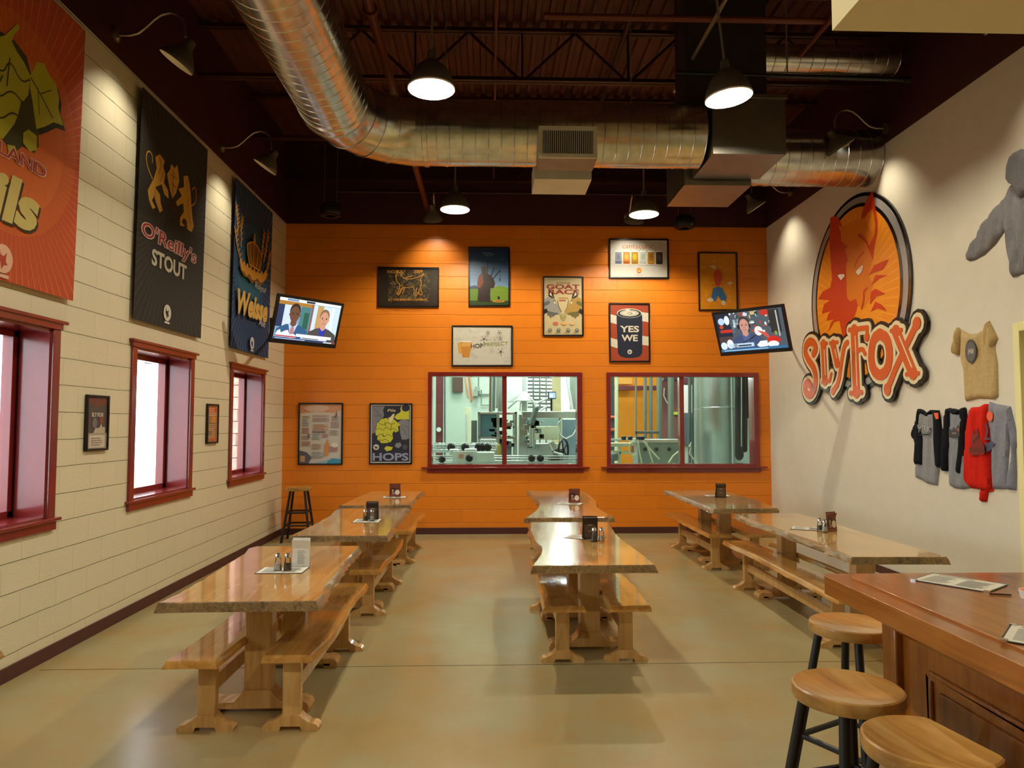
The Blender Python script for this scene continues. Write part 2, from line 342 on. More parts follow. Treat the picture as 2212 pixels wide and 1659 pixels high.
class Art:
    def __init__(s, w, h, z0=0.0, eps=.0005, emit=0, rough=.35): s.r = rough; s.w, s.h, s.z, s.eps, s.e = w, h, z0, eps, emit; s.mb = MB()
    def up(s, d=None): s.z += d or s.eps; return s.z
    def m(s, c): return ink(c, s.e, s.r) if isinstance(c, str) else c
    def poly(s, pts, c, d=None):
        z = s.up(d); P3 = [Vector((u * s.w, v * s.h, z)) for u, v in pts]
        s.mb.faces(P3, [tuple(t) for t in tessellate_polygon([[Vector((p.x, p.y, 0)) for p in P3]])], s.m(c)); return s
    def rect(s, u0, v0, u1, v1, c, d=None): return s.poly([(u0, v0), (u1, v0), (u1, v1), (u0, v1)], c, d)
    def ell(s, u, v, ru, rv, c, n=24, a0=0, a1=2 * PI, d=None):
        pts = [(u + ru * math.cos(a0 + (a1 - a0) * i / n), v + rv * math.sin(a0 + (a1 - a0) * i / n)) for i in range(n + (0 if abs(a1 - a0 - 2 * PI) < 1e-6 else 1))]
        return s.poly(pts, c, d)
    def stroke(s, pts, wd, c, closed=False, d=None, sm=0):
        z = s.up(d); q = [Vector((u * s.w, v * s.h, 0)) for u, v in pts]
        for _ in range(sm):
            r = [q[0]]
            for a, b in zip(q, q[1:]): r += [a * .75 + b * .25, a * .25 + b * .75]
            q = r + [q[-1]]
        if closed: q.append(q[0])
        m = s.m(c); zz = Vector((0, 0, z)); r = wd / 2
        for a, b in zip(q, q[1:]):
            d_ = b - a
            if d_.length < 1e-6: continue
            n = Vector((-d_.y, d_.x, 0)).normalized() * r; zz.z += 4e-6
            s.mb.faces([a - n + zz, b - n + zz, b + n + zz, a + n + zz], [(0, 1, 2, 3)], m)
        for a in q:
            zz.z += 4e-6; s.mb.faces([a + zz + Vector((r * math.cos(k * PI / 4), r * math.sin(k * PI / 4), 0)) for k in range(8)], [tuple(range(8))], m)
        return s
    def text(s, t, u, v, hh, c, wd=None, bold=.0, slant=0, rot=0, d=None):
        z = s.up(d); vs, fs, asp = text_geo(t, bold); H = hh * s.h; Wd = wd * s.w if wd else H * asp
        ca, sa = math.cos(rot), math.sin(rot); o = []
        for x, y in vs:
            X = x * Wd + y * H * slant; Y = y * H; o.append((u * s.w + X * ca - Y * sa, v * s.h + X * sa + Y * ca, z))
        s.mb.faces(o, fs, s.m(c)); return s
    def lines(s, u0, v0, u1, v1, n, c, seed=1, fill=.5):      # rows of illegible small print
        rnd = random.Random(seed); dv = (v1 - v0) / n; z = s.up()
        for i in range(n):
            y = v0 + (i + .5) * dv; e = u0 + (u1 - u0) * rnd.uniform(.7, 1)
            s.mb.faces([(u * s.w, v * s.h, z) for u, v in ((u0, y - dv * fill / 2), (e, y - dv * fill / 2), (e, y + dv * fill / 2), (u0, y + dv * fill / 2))], [(0, 1, 2, 3)], s.m(c))
        return s
    def rays(s, u, v, n, r0, r1, wd, c, clip=True):
        z = s.up(); m = s.m(c); cx, cy = u * s.w, v * s.h
        for i in range(n):
            a = 2 * PI * i / n; q = []
            for rr, da in ((r0, 0), (r1, -wd), (r1, wd)):
                x, y = cx + rr * math.cos(a + da), cy + rr * math.sin(a + da)
                if clip:
                    t = 1.0
                    for val, lo, hi, c0 in ((x, .004, s.w - .004, cx), (y, .004, s.h - .004, cy)):
                        if val < lo: t = min(t, (c0 - lo) / (c0 - val))
                        if val > hi: t = min(t, (hi - c0) / (val - c0))
                    x, y = cx + (x - cx) * t, cy + (y - cy) * t
                q.append((x, y, z))
            s.mb.faces(q, [(0, 1, 2)], m)
        return s
    def build(s, name, parent, T):                            # T: matrix, artwork frame -> world
        s.mb.bm.transform(T)
        me_n = s.mb; bm = me_n.bm
        if parent: bm.transform(wmat(parent).inverted())
        me = bpy.data.meshes.new(name); bm.normal_update(); bm.to_mesh(me); bm.free()
        for x in me_n.mats: me.materials.append(x)
        o = bpy.data.objects.new(name, me); COL.objects.link(o)
        if parent: o.parent = parent
        return o
def frame_mx(o, x, y):      # matrix with origin o and in-plane axes x, y
    x, y = Vector(x).normalized(), Vector(y).normalized(); z = x.cross(y); o = Vector(o)
    return Matrix(((x.x, y.x, z.x, o.x), (x.y, y.y, z.y, o.y), (x.z, y.z, z.z, o.z), (0, 0, 0, 1)))
def back_T(x, z, d=.0): return frame_mx((x, YB - d, z), (1, 0, 0), (0, 0, 1))
def left_T(y, z, d=.0): return frame_mx((XL + d, y, z), (0, 1, 0), (0, 0, 1))
def right_T(y, z, d=.0): return frame_mx((XR - d, y, z), (0, -1, 0), (0, 0, 1))
def Tbox(mb, T, x0, x1, y0, y1, z0, z1, m=None):              # box in an artwork frame
    v = [T @ Vector((x, y, z)) for x in (x0, x1) for y in (y0, y1) for z in (z0, z1)]
    return mb.faces(v, [(0, 1, 3, 2), (4, 6, 7, 5), (0, 4, 5, 1), (2, 3, 7, 6), (0, 2, 6, 4), (1, 5, 7, 3)], m)

# outlines of the wall sign and the pinned clothes, metres on the right wall (y, z)
D = {
 'tee_body': [(6.628,2.62),(6.565,2.582),(6.469,2.537),(6.373,2.53),(6.293,2.552),(6.244,2.617),(6.206,2.624),(6.158,2.534),(6.147,2.46),(6.146,2.356),(6.123,2.23),(6.131,1.944),(6.176,1.922),(6.372,1.937),(6.55,1.915),(6.573,1.96),(6.555,2.135),(6.575,2.246),(6.61,2.371),(6.589,2.457)],
 'tee_sleeveL': [(6.628,2.62),(6.669,2.545),(6.712,2.386),(6.628,2.356),(6.589,2.446),(6.566,2.565)],
 'tee_sleeveR': [(6.206,2.624),(6.151,2.533),(6.107,2.45),(6.167,2.369),(6.257,2.378),(6.266,2.495),(6.237,2.597)],
 'tee_logo': [(6.374,2.498),(6.314,2.448),(6.334,2.376),(6.381,2.368),(6.43,2.407),(6.427,2.472)],
 'r1_body': [(7.257,1.847),(7.179,1.803),(7.1,1.82),(6.985,1.842),(6.963,1.801),(6.95,1.627),(6.944,1.455),(6.988,1.257),(7.024,1.095),(7.186,1.103),(7.284,1.131),(7.391,1.153),(7.366,1.318),(7.325,1.502),(7.295,1.684)],
 'r1_sL': [(7.29,1.862),(7.247,1.84),(7.252,1.744),(7.229,1.6),(7.206,1.469),(7.22,1.29),(7.363,1.282),(7.346,1.501),(7.392,1.598),(7.335,1.708)],
 'r1_sR': [(7.079,1.847),(6.957,1.841),(6.928,1.685),(6.91,1.513),(6.92,1.284),(7.001,1.277),(7.002,1.511),(7.018,1.743),(7.03,1.801)],
 'r1_col': [(7.266,1.862),(7.216,1.849),(7.139,1.809),(7.079,1.847),(7.032,1.846),(7.053,1.802),(7.141,1.782),(7.238,1.816)],
 'r2_body': [(6.785,1.844),(6.699,1.808),(6.604,1.84),(6.573,1.796),(6.574,1.632),(6.566,1.306),(6.527,1.114),(6.644,1.093),(6.763,1.093),(6.84,1.12),(6.841,1.289),(6.82,1.516),(6.802,1.686)],
 'r2_sL': [(6.838,1.85),(6.775,1.86),(6.77,1.798),(6.793,1.686),(6.793,1.517),(6.852,1.249),(6.924,1.25),(6.895,1.457),(6.865,1.685)],
 'r2_sR': [(6.603,1.857),(6.554,1.85),(6.54,1.741),(6.568,1.577),(6.58,1.414),(6.611,1.24),(6.687,1.238),(6.658,1.465),(6.607,1.631),(6.593,1.741)],
 'r2_col': [(6.79,1.855),(6.723,1.854),(6.655,1.839),(6.57,1.861),(6.563,1.828),(6.658,1.791),(6.726,1.798),(6.777,1.821)],
 'red': [(6.485,1.859),(6.376,1.862),(6.313,1.887),(6.252,1.883),(6.247,1.844),(6.25,1.636),(6.239,1.429),(6.25,1.129),(6.294,1.102),(6.416,1.114),(6.527,1.114),(6.588,1.196),(6.585,1.413),(6.565,1.632),(6.517,1.773)],
 'red_s': [(6.392,1.116),(6.254,1.144),(6.225,1.131),(6.233,1.112),(6.297,1.099),(6.321,1.011),(6.398,1.005),(6.39,1.064)],
 'grey': [(6.244,1.904),(6.163,1.883),(6.077,1.87),(5.987,1.856),(5.976,1.788),(5.998,1.638),(6.03,1.438),(6.051,1.287),(6.073,1.145),(6.247,1.134),(6.239,1.429),(6.25,1.636),(6.254,1.792)],
 'grey_s': [(6.022,1.854),(5.987,1.856),(5.946,1.708),(5.911,1.566),(5.944,1.491),(5.944,1.294),(5.956,1.146),(6.059,1.146),(6.046,1.267),(5.995,1.439),(6.01,1.538),(6.009,1.688)],
 'door': [(5.864,2.55)],
 'hood': [(5.752,4.005),(5.805,3.996),(5.849,3.933),(5.911,3.776),(5.858,3.748),(5.822,3.687),(5.769,3.591),(5.697,3.588),(5.621,3.62),(5.589,3.761),(5.63,3.909),(5.69,3.974)],
 'hood_body': [(5.858,3.748),(5.937,3.645),(5.95,3.549),(5.959,3.391),(5.925,3.243),(5.918,3.123),(5.9,2.951),(5.731,2.955),(5.583,2.951),(5.508,3.027),(5.481,3.315),(5.46,3.475),(5.572,3.622),(5.643,3.665),(5.722,3.596),(5.769,3.591),(5.822,3.687)],
 'hood_sL': [(5.903,3.664),(6.016,3.629),(6.164,3.551),(6.288,3.461),(6.387,3.36),(6.464,3.282),(6.442,3.213),(6.364,3.205),(6.225,3.225),(6.091,3.285),(5.959,3.381),(5.913,3.478)],
 's_earL': [(9.033,4.374),(8.939,4.368),(8.813,4.31),(8.724,4.156),(8.836,4.223),(8.769,4.119),(8.757,3.992),(8.604,3.892),(8.675,3.865),(8.606,3.727),(8.658,3.669),(8.659,3.512),(8.654,3.267),(8.588,3.204),(8.437,3.212),(8.402,3.122),(8.48,3.016),(8.55,2.958),(8.654,2.938),(8.699,2.736),(8.768,2.744),(8.862,3.003),(9.009,3.006),(9.159,2.899),(9.104,3.001),(9.007,3.05),(9.209,3.052),(9.154,3.136),(9.057,3.166),(9.338,3.164),(9.264,3.283),(9.1,3.306),(9.429,3.376),(9.295,3.456),(9.08,3.47),(9.029,3.57),(9.057,3.904),(9.074,4.11)],
 's_earR': [(7.998,4.386),(8.123,4.341),(8.222,4.239),(8.285,4.14),(8.202,4.132),(8.101,4.169),(8.009,4.182),(7.984,4.069),(7.969,3.967),(7.995,3.861),(8.064,3.814),(8.123,3.747),(8.039,3.588),(7.995,3.748),(7.928,3.892),(7.922,4.019),(7.962,4.209)],
 's_face': [(8.731,4.162),(8.521,4.173),(8.285,4.14),(8.202,4.132),(7.995,3.861),(8.123,3.747),(8.039,3.588),(8.139,3.438),(8.054,3.307),(8.09,3.2),(8.252,3.064),(8.409,3.123),(8.437,3.212),(8.588,3.204),(8.654,3.267),(8.659,3.512),(8.658,3.669),(8.606,3.727),(8.675,3.865),(8.604,3.892),(8.757,3.992)],
 's_brow': [(8.45,3.597),(8.363,3.688),(8.233,3.732)],
 's_eyeR': [(8.421,3.531),(8.37,3.554),(8.263,3.581),(8.251,3.558),(8.292,3.504),(8.358,3.481)],
 's_eyeL': [(8.869,3.582),(8.814,3.588),(8.698,3.564),(8.692,3.54),(8.782,3.505)],
 's_irR': [(8.315,3.556),(8.29,3.553),(8.3,3.531)],
 's_irL': [(8.754,3.563),(8.74,3.56),(8.752,3.545)],
 's_t1': [(8.139,3.435),(8.013,3.525),(7.71,3.528),(7.841,3.439),(8.017,3.445)],
 's_t2': [(8.084,3.305),(7.989,3.407),(7.733,3.35),(7.918,3.352)],
 's_t3': [(8.088,3.232),(7.997,3.251),(7.799,3.155),(7.987,3.162),(8.132,3.09)],
 's_t4': [(8.115,3.001),(8.005,3.104),(7.876,3.043),(7.781,2.96),(7.979,3.023)],
 's_smile': [(8.315,3.07),(8.246,3.179),(8.266,3.265),(8.177,3.29)],
 's_fore': [(8.333,3.959),(8.164,3.848),(8.107,3.743)],
 's_nose': [(8.743,3.231),(8.606,3.19)],
 's_S': [(9.548,2.654),(9.463,2.712),(9.524,2.803),(9.657,2.843),(9.781,2.793),(9.803,2.689),(9.705,2.583),(9.558,2.475),(9.493,2.357),(9.508,2.226),(9.609,2.118),(9.738,2.094),(9.839,2.166),(9.839,2.244),(9.72,2.28),(9.663,2.225)],
 's_L': [(9.26,2.755),(9.238,2.267)],
 's_L2': [(9.322,2.767),(9.166,2.754)],
 's_L3': [(9.317,2.256),(9.104,2.262),(9.058,2.346)],
 's_Y1': [(8.994,2.725),(8.897,2.467)],
 's_Y2': [(8.625,2.702),(8.702,2.676),(8.782,2.483),(8.866,2.227),(9.025,2.12)],
 's_Y3': [(9.068,2.743),(8.876,2.735)],
 's_F': [(8.457,2.834),(8.44,2.085)],
 's_F2': [(8.573,2.85),(8.155,2.823),(8.17,2.715)],
 's_F3': [(8.438,2.568),(8.276,2.596),(8.217,2.524)],
 's_F4': [(8.579,2.078),(8.318,2.08)],
 's_O': [(7.893,2.718),(8.027,2.682),(8.096,2.504),(8.06,2.325),(7.918,2.243),(7.76,2.294),(7.696,2.466),(7.742,2.648),(7.893,2.718)],
 's_X1': [(7.576,2.709),(7.283,2.23)],
 's_X2': [(7.661,2.72),(7.471,2.706)],
 's_X3': [(7.191,2.737),(7.378,2.538),(7.597,2.305),(7.771,2.087)],
 's_X4': [(7.399,2.228),(7.194,2.224)],
}

# ============================================================ THE SETTING
def wall(name, axis, t0, t1, a0, a1, z0, z1, holes, mats, zsplit=None, outer=None):
    A = sorted({a0, a1, *[h[0] for h in holes], *[h[1] for h in holes]})
    Z = sorted({z0, z1, *[h[2] for h in holes], *[h[3] for h in holes], *([zsplit] if zsplit else [])})
    solid = {}
    for i in range(len(A) - 1):
        for j in range(len(Z) - 1):
            ca, cz = (A[i] + A[i + 1]) / 2, (Z[j] + Z[j + 1]) / 2
            solid[i, j] = not any(h[0] < ca < h[1] and h[2] < cz < h[3] for h in holes)
    mb = MB()
    def p(t, a, z): return (t, a, z) if axis == 'X' else (a, t, z)
    for (i, j), s in solid.items():
        if not s: continue
        b0, b1, c0, c1 = A[i], A[i + 1], Z[j], Z[j + 1]
        m = mats[1] if zsplit and c0 >= zsplit - 1e-6 else mats[0]
        mb.faces([p(t0, b0, c0), p(t0, b1, c0), p(t0, b1, c1), p(t0, b0, c1)], [(0, 1, 2, 3)], m)
        mb.faces([p(t1, b0, c0), p(t1, b1, c0), p(t1, b1, c1), p(t1, b0, c1)], [(0, 1, 2, 3)], outer or m)
        for (di, dj), q in (((-1, 0), [(b0, c0), (b0, c1)]), ((1, 0), [(b1, c0), (b1, c1)]), ((0, -1), [(b0, c0), (b1, c0)]), ((0, 1), [(b0, c1), (b1, c1)])):
            if not solid.get((i + di, j + dj), False):
                mb.faces([p(t0, *q[0]), p(t0, *q[1]), p(t1, *q[1]), p(t1, *q[0])], [(0, 1, 2, 3)], m)
    return struct(mb.build(name, smooth=False, base=W0))

WL = [(1.71, 2.89), (4.14, 5.32), (6.57, 7.75), (9.02, 10.20)]          # street windows, along the left wall
WZ0, WZ1 = 1.02, 2.40
BW = [(-.90, 1.385), (1.90, 4.19)]                                       # windows into the brewery
BZ0, BZ1 = 1.07, 2.455
struct(MB().box(XL - .3, XR + .3, YF, YB + .02, -.15, 0, M['floor']).build('floor', base=W0, smooth=False))
g = mat('saw_cut', '#2e271a', .8)
struct(MB().box(-3.12, XR, 5.1885, 5.1925, 0, .0012, g).box(3.06, 3.063, YF, 5.19, 0, .0012, g).build('trim_1', base=(0, 5.19, 0), smooth=False))
wall('wall_left', 'X', XL, XL - .32, YF, YB + .2, 0, 6.3, [(a, b, WZ0, WZ1) for a, b in WL], (M['cream'], M['maroon']), ZB)
wall('wall_back', 'Y', YB, YB + .2, XL, XR, 0, 6.3, [(a, b, BZ0, BZ1) for a, b in BW], (M['orange'], M['maroon']), ZB, outer=M['palewall'])
DOOR = (3.6, 5.87)
wall('wall_right', 'X', XR, XR + .2, YF, YB + .2, 0, 6.3, [(DOOR[0] + .07, DOOR[1] - .07, 0, 2.48)], (M['drywall'], M['maroon']), ZB)
wall('wall_front', 'Y', YF, YF - .2, XL - .3, XR + .2, 0, 6.3, [], (M['soffit'], M['maroon']), 2.6)

# corrugated deck, ribs along the room
mb = MB(); prof = []; x = XL - .1; P_ = .152
while x < XR + .1:
    prof += [(x, ZC), (x + .05, ZC), (x + .066, ZC + .04), (x + .136, ZC + .04)]; x += P_
v = [(a, y, z) for y in (YF, YB + .1) for a, z in prof]; n = len(prof)
mb.faces(v, [(i, i + 1, n + i + 1, n + i) for i in range(n - 1)], M['deck'])
mb.box(XL - .3, XR + .2, YF, YB + .2, ZC + .06, ZC + .16, M['deck'])
struct(mb.build('ceiling', base=W0, smooth=False))

for nm, bx in (('baseboard_left', (XL, XL + .012, YF, YB - .012)), ('baseboard_back', (XL + .012, XR - .012, YB - .012, YB)), ('baseboard_right', (XR - .012, XR, DOOR[1], YB - .012))):
    struct(MB().box(*bx, 0, .10, M['base']).build(nm, bevel=.004))

# soffit over the bar, near the camera, and the pale door casing at the frame's right edge
struct(MB().box(1.43, XR, -.2, 2.87, 3.35, ZC, M['soffit']).build('trim_2', smooth=False))
cas = mat('pale_yellow_casing', '#e6dfa0', .5, var=.02)
d = empty('door_1', (XR, (DOOR[0] + DOOR[1]) / 2, 0)); struct(d)
MB().box(XR - .05, XR + .2, DOOR[1] - .07, DOOR[1], 0, 2.55, cas).box(XR - .05, XR + .2, DOOR[0], DOOR[0] + .07, 0, 2.55, cas).box(XR - .05, XR + .2, DOOR[0] + .07, DOOR[1] - .07, 2.48, 2.55, cas).build('door_frame', parent=d, bevel=.004)
for k, (a, b) in enumerate(((DOOR[0] + .075, 4.73), (4.74, DOOR[1] - .075))):
    lf = MB().box(XR + .05, XR + .09, a, b, .01, 2.475, cas).build('door_leaf', parent=d, bevel=.003)
    yy = 4.66 if k == 0 else 4.81
    MB().tube([(XR + .05, yy, .95), (XR - .01, yy, .95), (XR - .01, yy, 1.2), (XR + .05, yy, 1.2)], .012, m=M['chrome']).build('door_handle', parent=lf)

# street windows: deep oxblood reveals, glass near the outer face
def street_window(n, a, b):
    w = empty(f'window_{n}', (XL, (a + b) / 2, WZ0)); struct(w); t = M['trim']; xo = XL - .27
    mb = MB()      # reveal lining
    mb.box(xo, XL, a, a + .018, WZ0, WZ1, t).box(xo, XL, b - .018, b, WZ0, WZ1, t).box(xo, XL, a + .018, b - .018, WZ1 - .018, WZ1, t).box(xo, XL, a + .018, b - .018, WZ0, WZ0 + .018, t)
    mb.build('window_reveal', parent=w)
    mb = MB()      # casing on the wall
    mb.box(XL, XL + .022, a - .085, a, WZ0 - .01, WZ1, t).box(XL, XL + .022, b, b + .085, WZ0 - .01, WZ1, t).box(XL, XL + .03, a - .1, b + .1, WZ1, WZ1 + .055, t).box(XL, XL + .045, a - .125, b + .14, WZ1 + .045, WZ1 + .07, t)
    mb.build('window_casing', parent=w, bevel=.004)
    MB().box(XL - .01, XL + .045, a - .12, b + .13, WZ0 - .02, WZ0 + .004, t).box(XL, XL + .025, a - .09, b + .1, WZ0 - .085, WZ0 - .02, t).build('window_sill', parent=w, bevel=.004)
    f = MB(); y0, y1, z0, z1 = a + .018, b - .018, WZ0 + .018, WZ1 - .018
    f.box(xo - .03, xo + .05, y0, y0 + .055, z0, z1, t).box(xo - .03, xo + .05, y1 - .055, y1, z0, z1, t).box(xo - .03, xo + .05, y0, y1, z0, z0 + .05, t).box(xo - .03, xo + .05, y0, y1, z1 - .05, z1, t)
    f.build('window_frame', parent=w, bevel=.004)
    g = MB(); g.box(xo + .052, xo + .058, y1 - .012, y1 - .002, z0, z1, M['blackp']).build('window_gasket', parent=w)
    MB().box(xo + .004, xo + .012, y0 + .05, y1 - .05, z0 + .045, z1 - .045, M['sglass']).build('window_glass', parent=w, smooth=False)
for n_, (a, b) in enumerate(WL): street_window(n_ + 1, a, b)

# windows into the brewery hall
for n_, (a, b) in enumerate(BW):
    w = empty(f'window_{n_ + 5}', ((a + b) / 2, YB, BZ0)); struct(w); t = M['trim']; m0 = (a + b) / 2 - .005
    f = MB(); o = .055
    f.box(a - o, a + .006, YB - .03, YB + .215, BZ0 - .04, BZ1 + .06, t).box(b - .006, b + o + .02, YB - .03, YB + .215, BZ0 - .04, BZ1 + .06, t)
    f.box(a, b, YB - .03, YB + .215, BZ1 - .006, BZ1 + .06, t).box(a, b, YB - .015, YB + .215, BZ0 - .04, BZ0 + .006, t).box(m0 - .035, m0 + .035, YB - .005, YB + .11, BZ0, BZ1, t)
    f.build('window_frame', parent=w, bevel=.004)
    MB().box(a - .15, b + .18, YB - .075, YB, BZ0 - .058, BZ0 - .035, t).box(a - .065, b + .09, YB - .03, YB, BZ0 - .125, BZ0 - .058, t).build('window_sill', parent=w, bevel=.004)
    for p0, p1 in ((a, m0 - .035), (m0 + .035, b)):
        MB().box(p0, p1, YB + .06, YB + .068, BZ0, BZ1, M['glass']).build('window_glass', parent=w, smooth=False)

# ---- outside the street windows
st = mat('split_face_stone', '#c9a79b', .9, var=.18, scale=12, bump=1.0, bscale=14)
struct(MB().box(-14, XL - .33, -6, 26, -.2, -.05, mat('paving', '#b9a296', .9, var=.15, scale=3)).build('floor', base=(-8, 5, -.2), smooth=False))
mb = MB()
for r in range(18):
    for c in range(2):
        dx = random.Random(r * 7 + c).uniform(-.02, .02); mb.box(-4.58 + dx, -4.16 + dx, 12.0 + c * .3, 12.29 + c * .3, -.05 + r * .2, .14 + r * .2, st)
mb.box(-4.53, -4.2, 12.05, 12.55, -.05, 3.55, st)
tag(mb.build('stone_pier', smooth=False, bevel=.008), 'pinkish rough split-face stone pier outside the farthest street window', 'pier')
el = empty('exterior_lamp', (XL - .33, 8.72, 2.72), label='grey gooseneck lamp outside, seen through the top of the middle street window', cat='lamp')
MB().tube([(XL - .33, 8.72, 2.72), (-3.75, 8.72, 2.74), (-3.93, 8.72, 2.68), (-3.98, 8.72, 2.58)], .014, m=M['conduit']).lathe([(.05, 0), (.05, .015)], (XL - .345, 8.72, 2.72), m=M['conduit'], ax=(1, 0, 0)).build('lamp_arm', parent=el)
MB().shell([(.02, .16), (.04, .13), (.07, .08), (.15, .0), (.146, .0), (.065, .075), (.03, .13)], (-3.98, 8.72, 2.43), m=M['greypaint']).build('lamp_shade', parent=el)

# ============================================================ ROOF STEEL, PIPES, DUCTS
def joist(y, label):
    j = empty('bar_joist', ((XL + XR) / 2, y, 5.51), label=label, cat='roof joist', group='open-web joists under the roof deck'); s = M['steel']
    for z, nm in ((6.09, 'top_chord'), (5.53, 'bottom_chord')):
        MB().box(XL, XR, y - .05, y - .008, z - .02, z + .02, s).box(XL, XR, y + .008, y + .05, z - .02, z + .02, s).build(nm, parent=j, smooth=False)
    w = MB(); x = -2.02 + .0
    xs = []
    while x > XL: x -= 1.19
    x += 1.19
    while x < XR + .5:
        xs.append(x); x += 1.19
    for x in xs:
        if XL < x < XR: w.beam((x, y, 5.53), (x, y, 6.09), .022, m=s)
        for s_ in (-1, 1):
            e = x + s_ * .595
            if XL < e < XR and XL < x < XR: w.beam((x + s_ * .03, y, 5.54), (e, y, 6.08), .026, m=s)
    w.build('web', parent=j, smooth=False)
JL = ['bare joist nearest the camera side, out over the entrance', 'joist directly above the near bench rows', 'maroon open-web joist just behind the near pendant lamps', 'maroon open-web joist with W-shaped webs, crossing the top of the view', 'maroon open-web joist half hidden above the crosswise duct', 'maroon end joist lying against the back wall']
for y, l in ((4.42, JL[1]), (6.12, JL[2]), (7.8, JL[3]), (9.5, JL[4]), (11.12, JL[5])): joist(y, l)

def pipe(name, pts, r, m, label, cat='pipe', seg=10, fit=None):
    mb = MB().tube(pts, r, seg, m)
    for p, ax in (fit or []): mb.lathe([(r * 1.5, -.03), (r * 1.5, .03)], p, 12, m, ax)
    return tag(mb.build(name), label, cat)
pipe('sprinkler_main', [(-.99, 2.5, 5.13), (-.99, 11.24, 5.13)], .042, M['rust'], 'thick rust-red sprinkler main running to the back wall behind the duct bend', fit=[((-.99, 5.8, 5.13), (0, 1, 0)), ((-.99, 8.6, 5.13), (0, 1, 0))])
pipe('sprinkler_branch', [(.5, 6.44, 5.48), (XR, 6.44, 5.48)], .03, M['rust'], 'rust-red sprinkler branch crossing the top edge of the view, upper right')
pipe('sprinkler_drop', [(3.15, 4.9, 5.44), (3.15, 7.0, 5.44)], .022, M['rust'], 'thin rust-red pipe slanting down beside the soffit corner')
pipe('conduit', [(2.08, 5.9, 5.45), (2.08, 7.84, 5.45)], .02, mat('conduit_bright', '#b5ab90', .4, .8), 'pale metal conduit slanting behind the right near pendant lamp', 'conduit')
pipe('gas_pipe', [(1.86, 6.92, 5.2), (4.2, 6.92, 5.17)], .022, M['black'], 'long black pipe crossing below the small upper right duct', fit=[((4.2, 6.92, 5.17), (1, 0, 0))])
pipe('hanger_rod', [(1.86, 6.92, 5.2), (1.86, 6.92, 6.12)], .012, M['steel'], 'thin hanger rod holding the left end of the black pipe', 'rod')
pipe('hanger_rod', [(2.98, 6.92, 5.19), (2.98, 6.92, 6.12)], .008, M['conduit'], 'thin hanger rod above the black pipe, right of the dark riser duct', 'rod')
pipe('wall_pipe', [(-2.4, 11.2, 5.36), (4.3, 11.2, 5.36)], .018, M['steel'], 'thin maroon pipe running along the top of the dark upper back wall')
pipe('bridging_rod', [(.06, 5.0, 5.56), (.06, 11.2, 5.56)], .012, M['rust'], 'thin reddish rod tying the joists, right of the left near pendant lamp', 'rod')
pipe('bridging_rod', [(1.5, 5.0, 6.03), (1.5, 11.2, 6.03)], .03, M['steel'], 'dark maroon pipe tight under the deck between the two near pendant lamps', 'rod')

def spiral(pts, r, pitch=.125, seam=.004, seg=40, m=None, mb=None):      # duct with raised lock seams
    pts = [Vector(p) for p in pts]; d = (pts[1] - pts[0]); L = d.length; d.normalize(); n = max(1, int(L / pitch)); prof = []
    for i in range(n):
        z = i * L / n; prof += [(r, z), (r, z + L / n - .012), (r + seam, z + L / n - .008), (r + seam, z + L / n - .004)]
    prof.append((r, L)); return (mb or MB()).shell(prof, pts[0], seg, m, d)
R_ = .32; ZD = 4.65; XD = -1.42; YD = 7.15; g = M['galv']
dk = empty('spiral_duct', (XD, 4, ZD - R_), label='large shiny spiral duct coming from above the camera and bending right', cat='air duct')
Rb = .78
spiral([(XD, YF + .02, ZD), (XD, YD - Rb, ZD)], R_, m=g).build('duct_run', parent=dk)
mb = MB(); k = 5; el_ = []
for i in range(k + 1):
    a = (PI / 2) * i / k; el_.append(Vector((XD + Rb - Rb * math.cos(a), YD - Rb + Rb * math.sin(a), ZD)))
el_ = [el_[0]] + [Vector((XD + Rb - Rb / math.cos(PI / 4 / k) * math.cos(PI / 2 * (i + .5) / k), YD - Rb + Rb / math.cos(PI / 4 / k) * math.sin(PI / 2 * (i + .5) / k), ZD)) for i in range(k)] + [el_[-1]]
mb.tube(el_, R_ + .003, 40, g, cap=False)
o = mb.build('duct_elbow', parent=dk, ang=20)
mb = MB()
for i in range(1, k + 1):
    a = el_[i]; d = ((el_[min(i + 1, k + 1)] - a).normalized() + (a - el_[i - 1]).normalized()).normalized()
    mb.shell([(R_ + .003, -.007), (R_ + .012, -.004), (R_ + .012, .004), (R_ + .003, .007)], a, 40, g, d)
for p, d in ((el_[0], (0, 1, 0)), (el_[-1], (1, 0, 0))): mb.shell([(R_, -.03), (R_ + .012, -.02), (R_ + .012, .02), (R_, .03)], p, 40, g, d)
mb.build('duct_collar', parent=dk)
spiral([(XD + Rb, YD, ZD), (2.15, YD, ZD)], R_, m=g).build('duct_run', parent=dk)
for x, y in ((-.45, YD), (1.45, YD), (XD, 1.5), (XD, 3.8), (XD, 6.0)): MB().tube([(x, y, ZD + R_), (x, y, ZC)], .006, 6, M['conduit']).build('hanger_rod', parent=dk)
mb = MB(); mb.shell([(R_ + .006, 0), (R_ + .006, .03)], (-.45, YD, ZD), 40, g, (1, 0, 0)); mb.build('duct_strap', parent=dk)
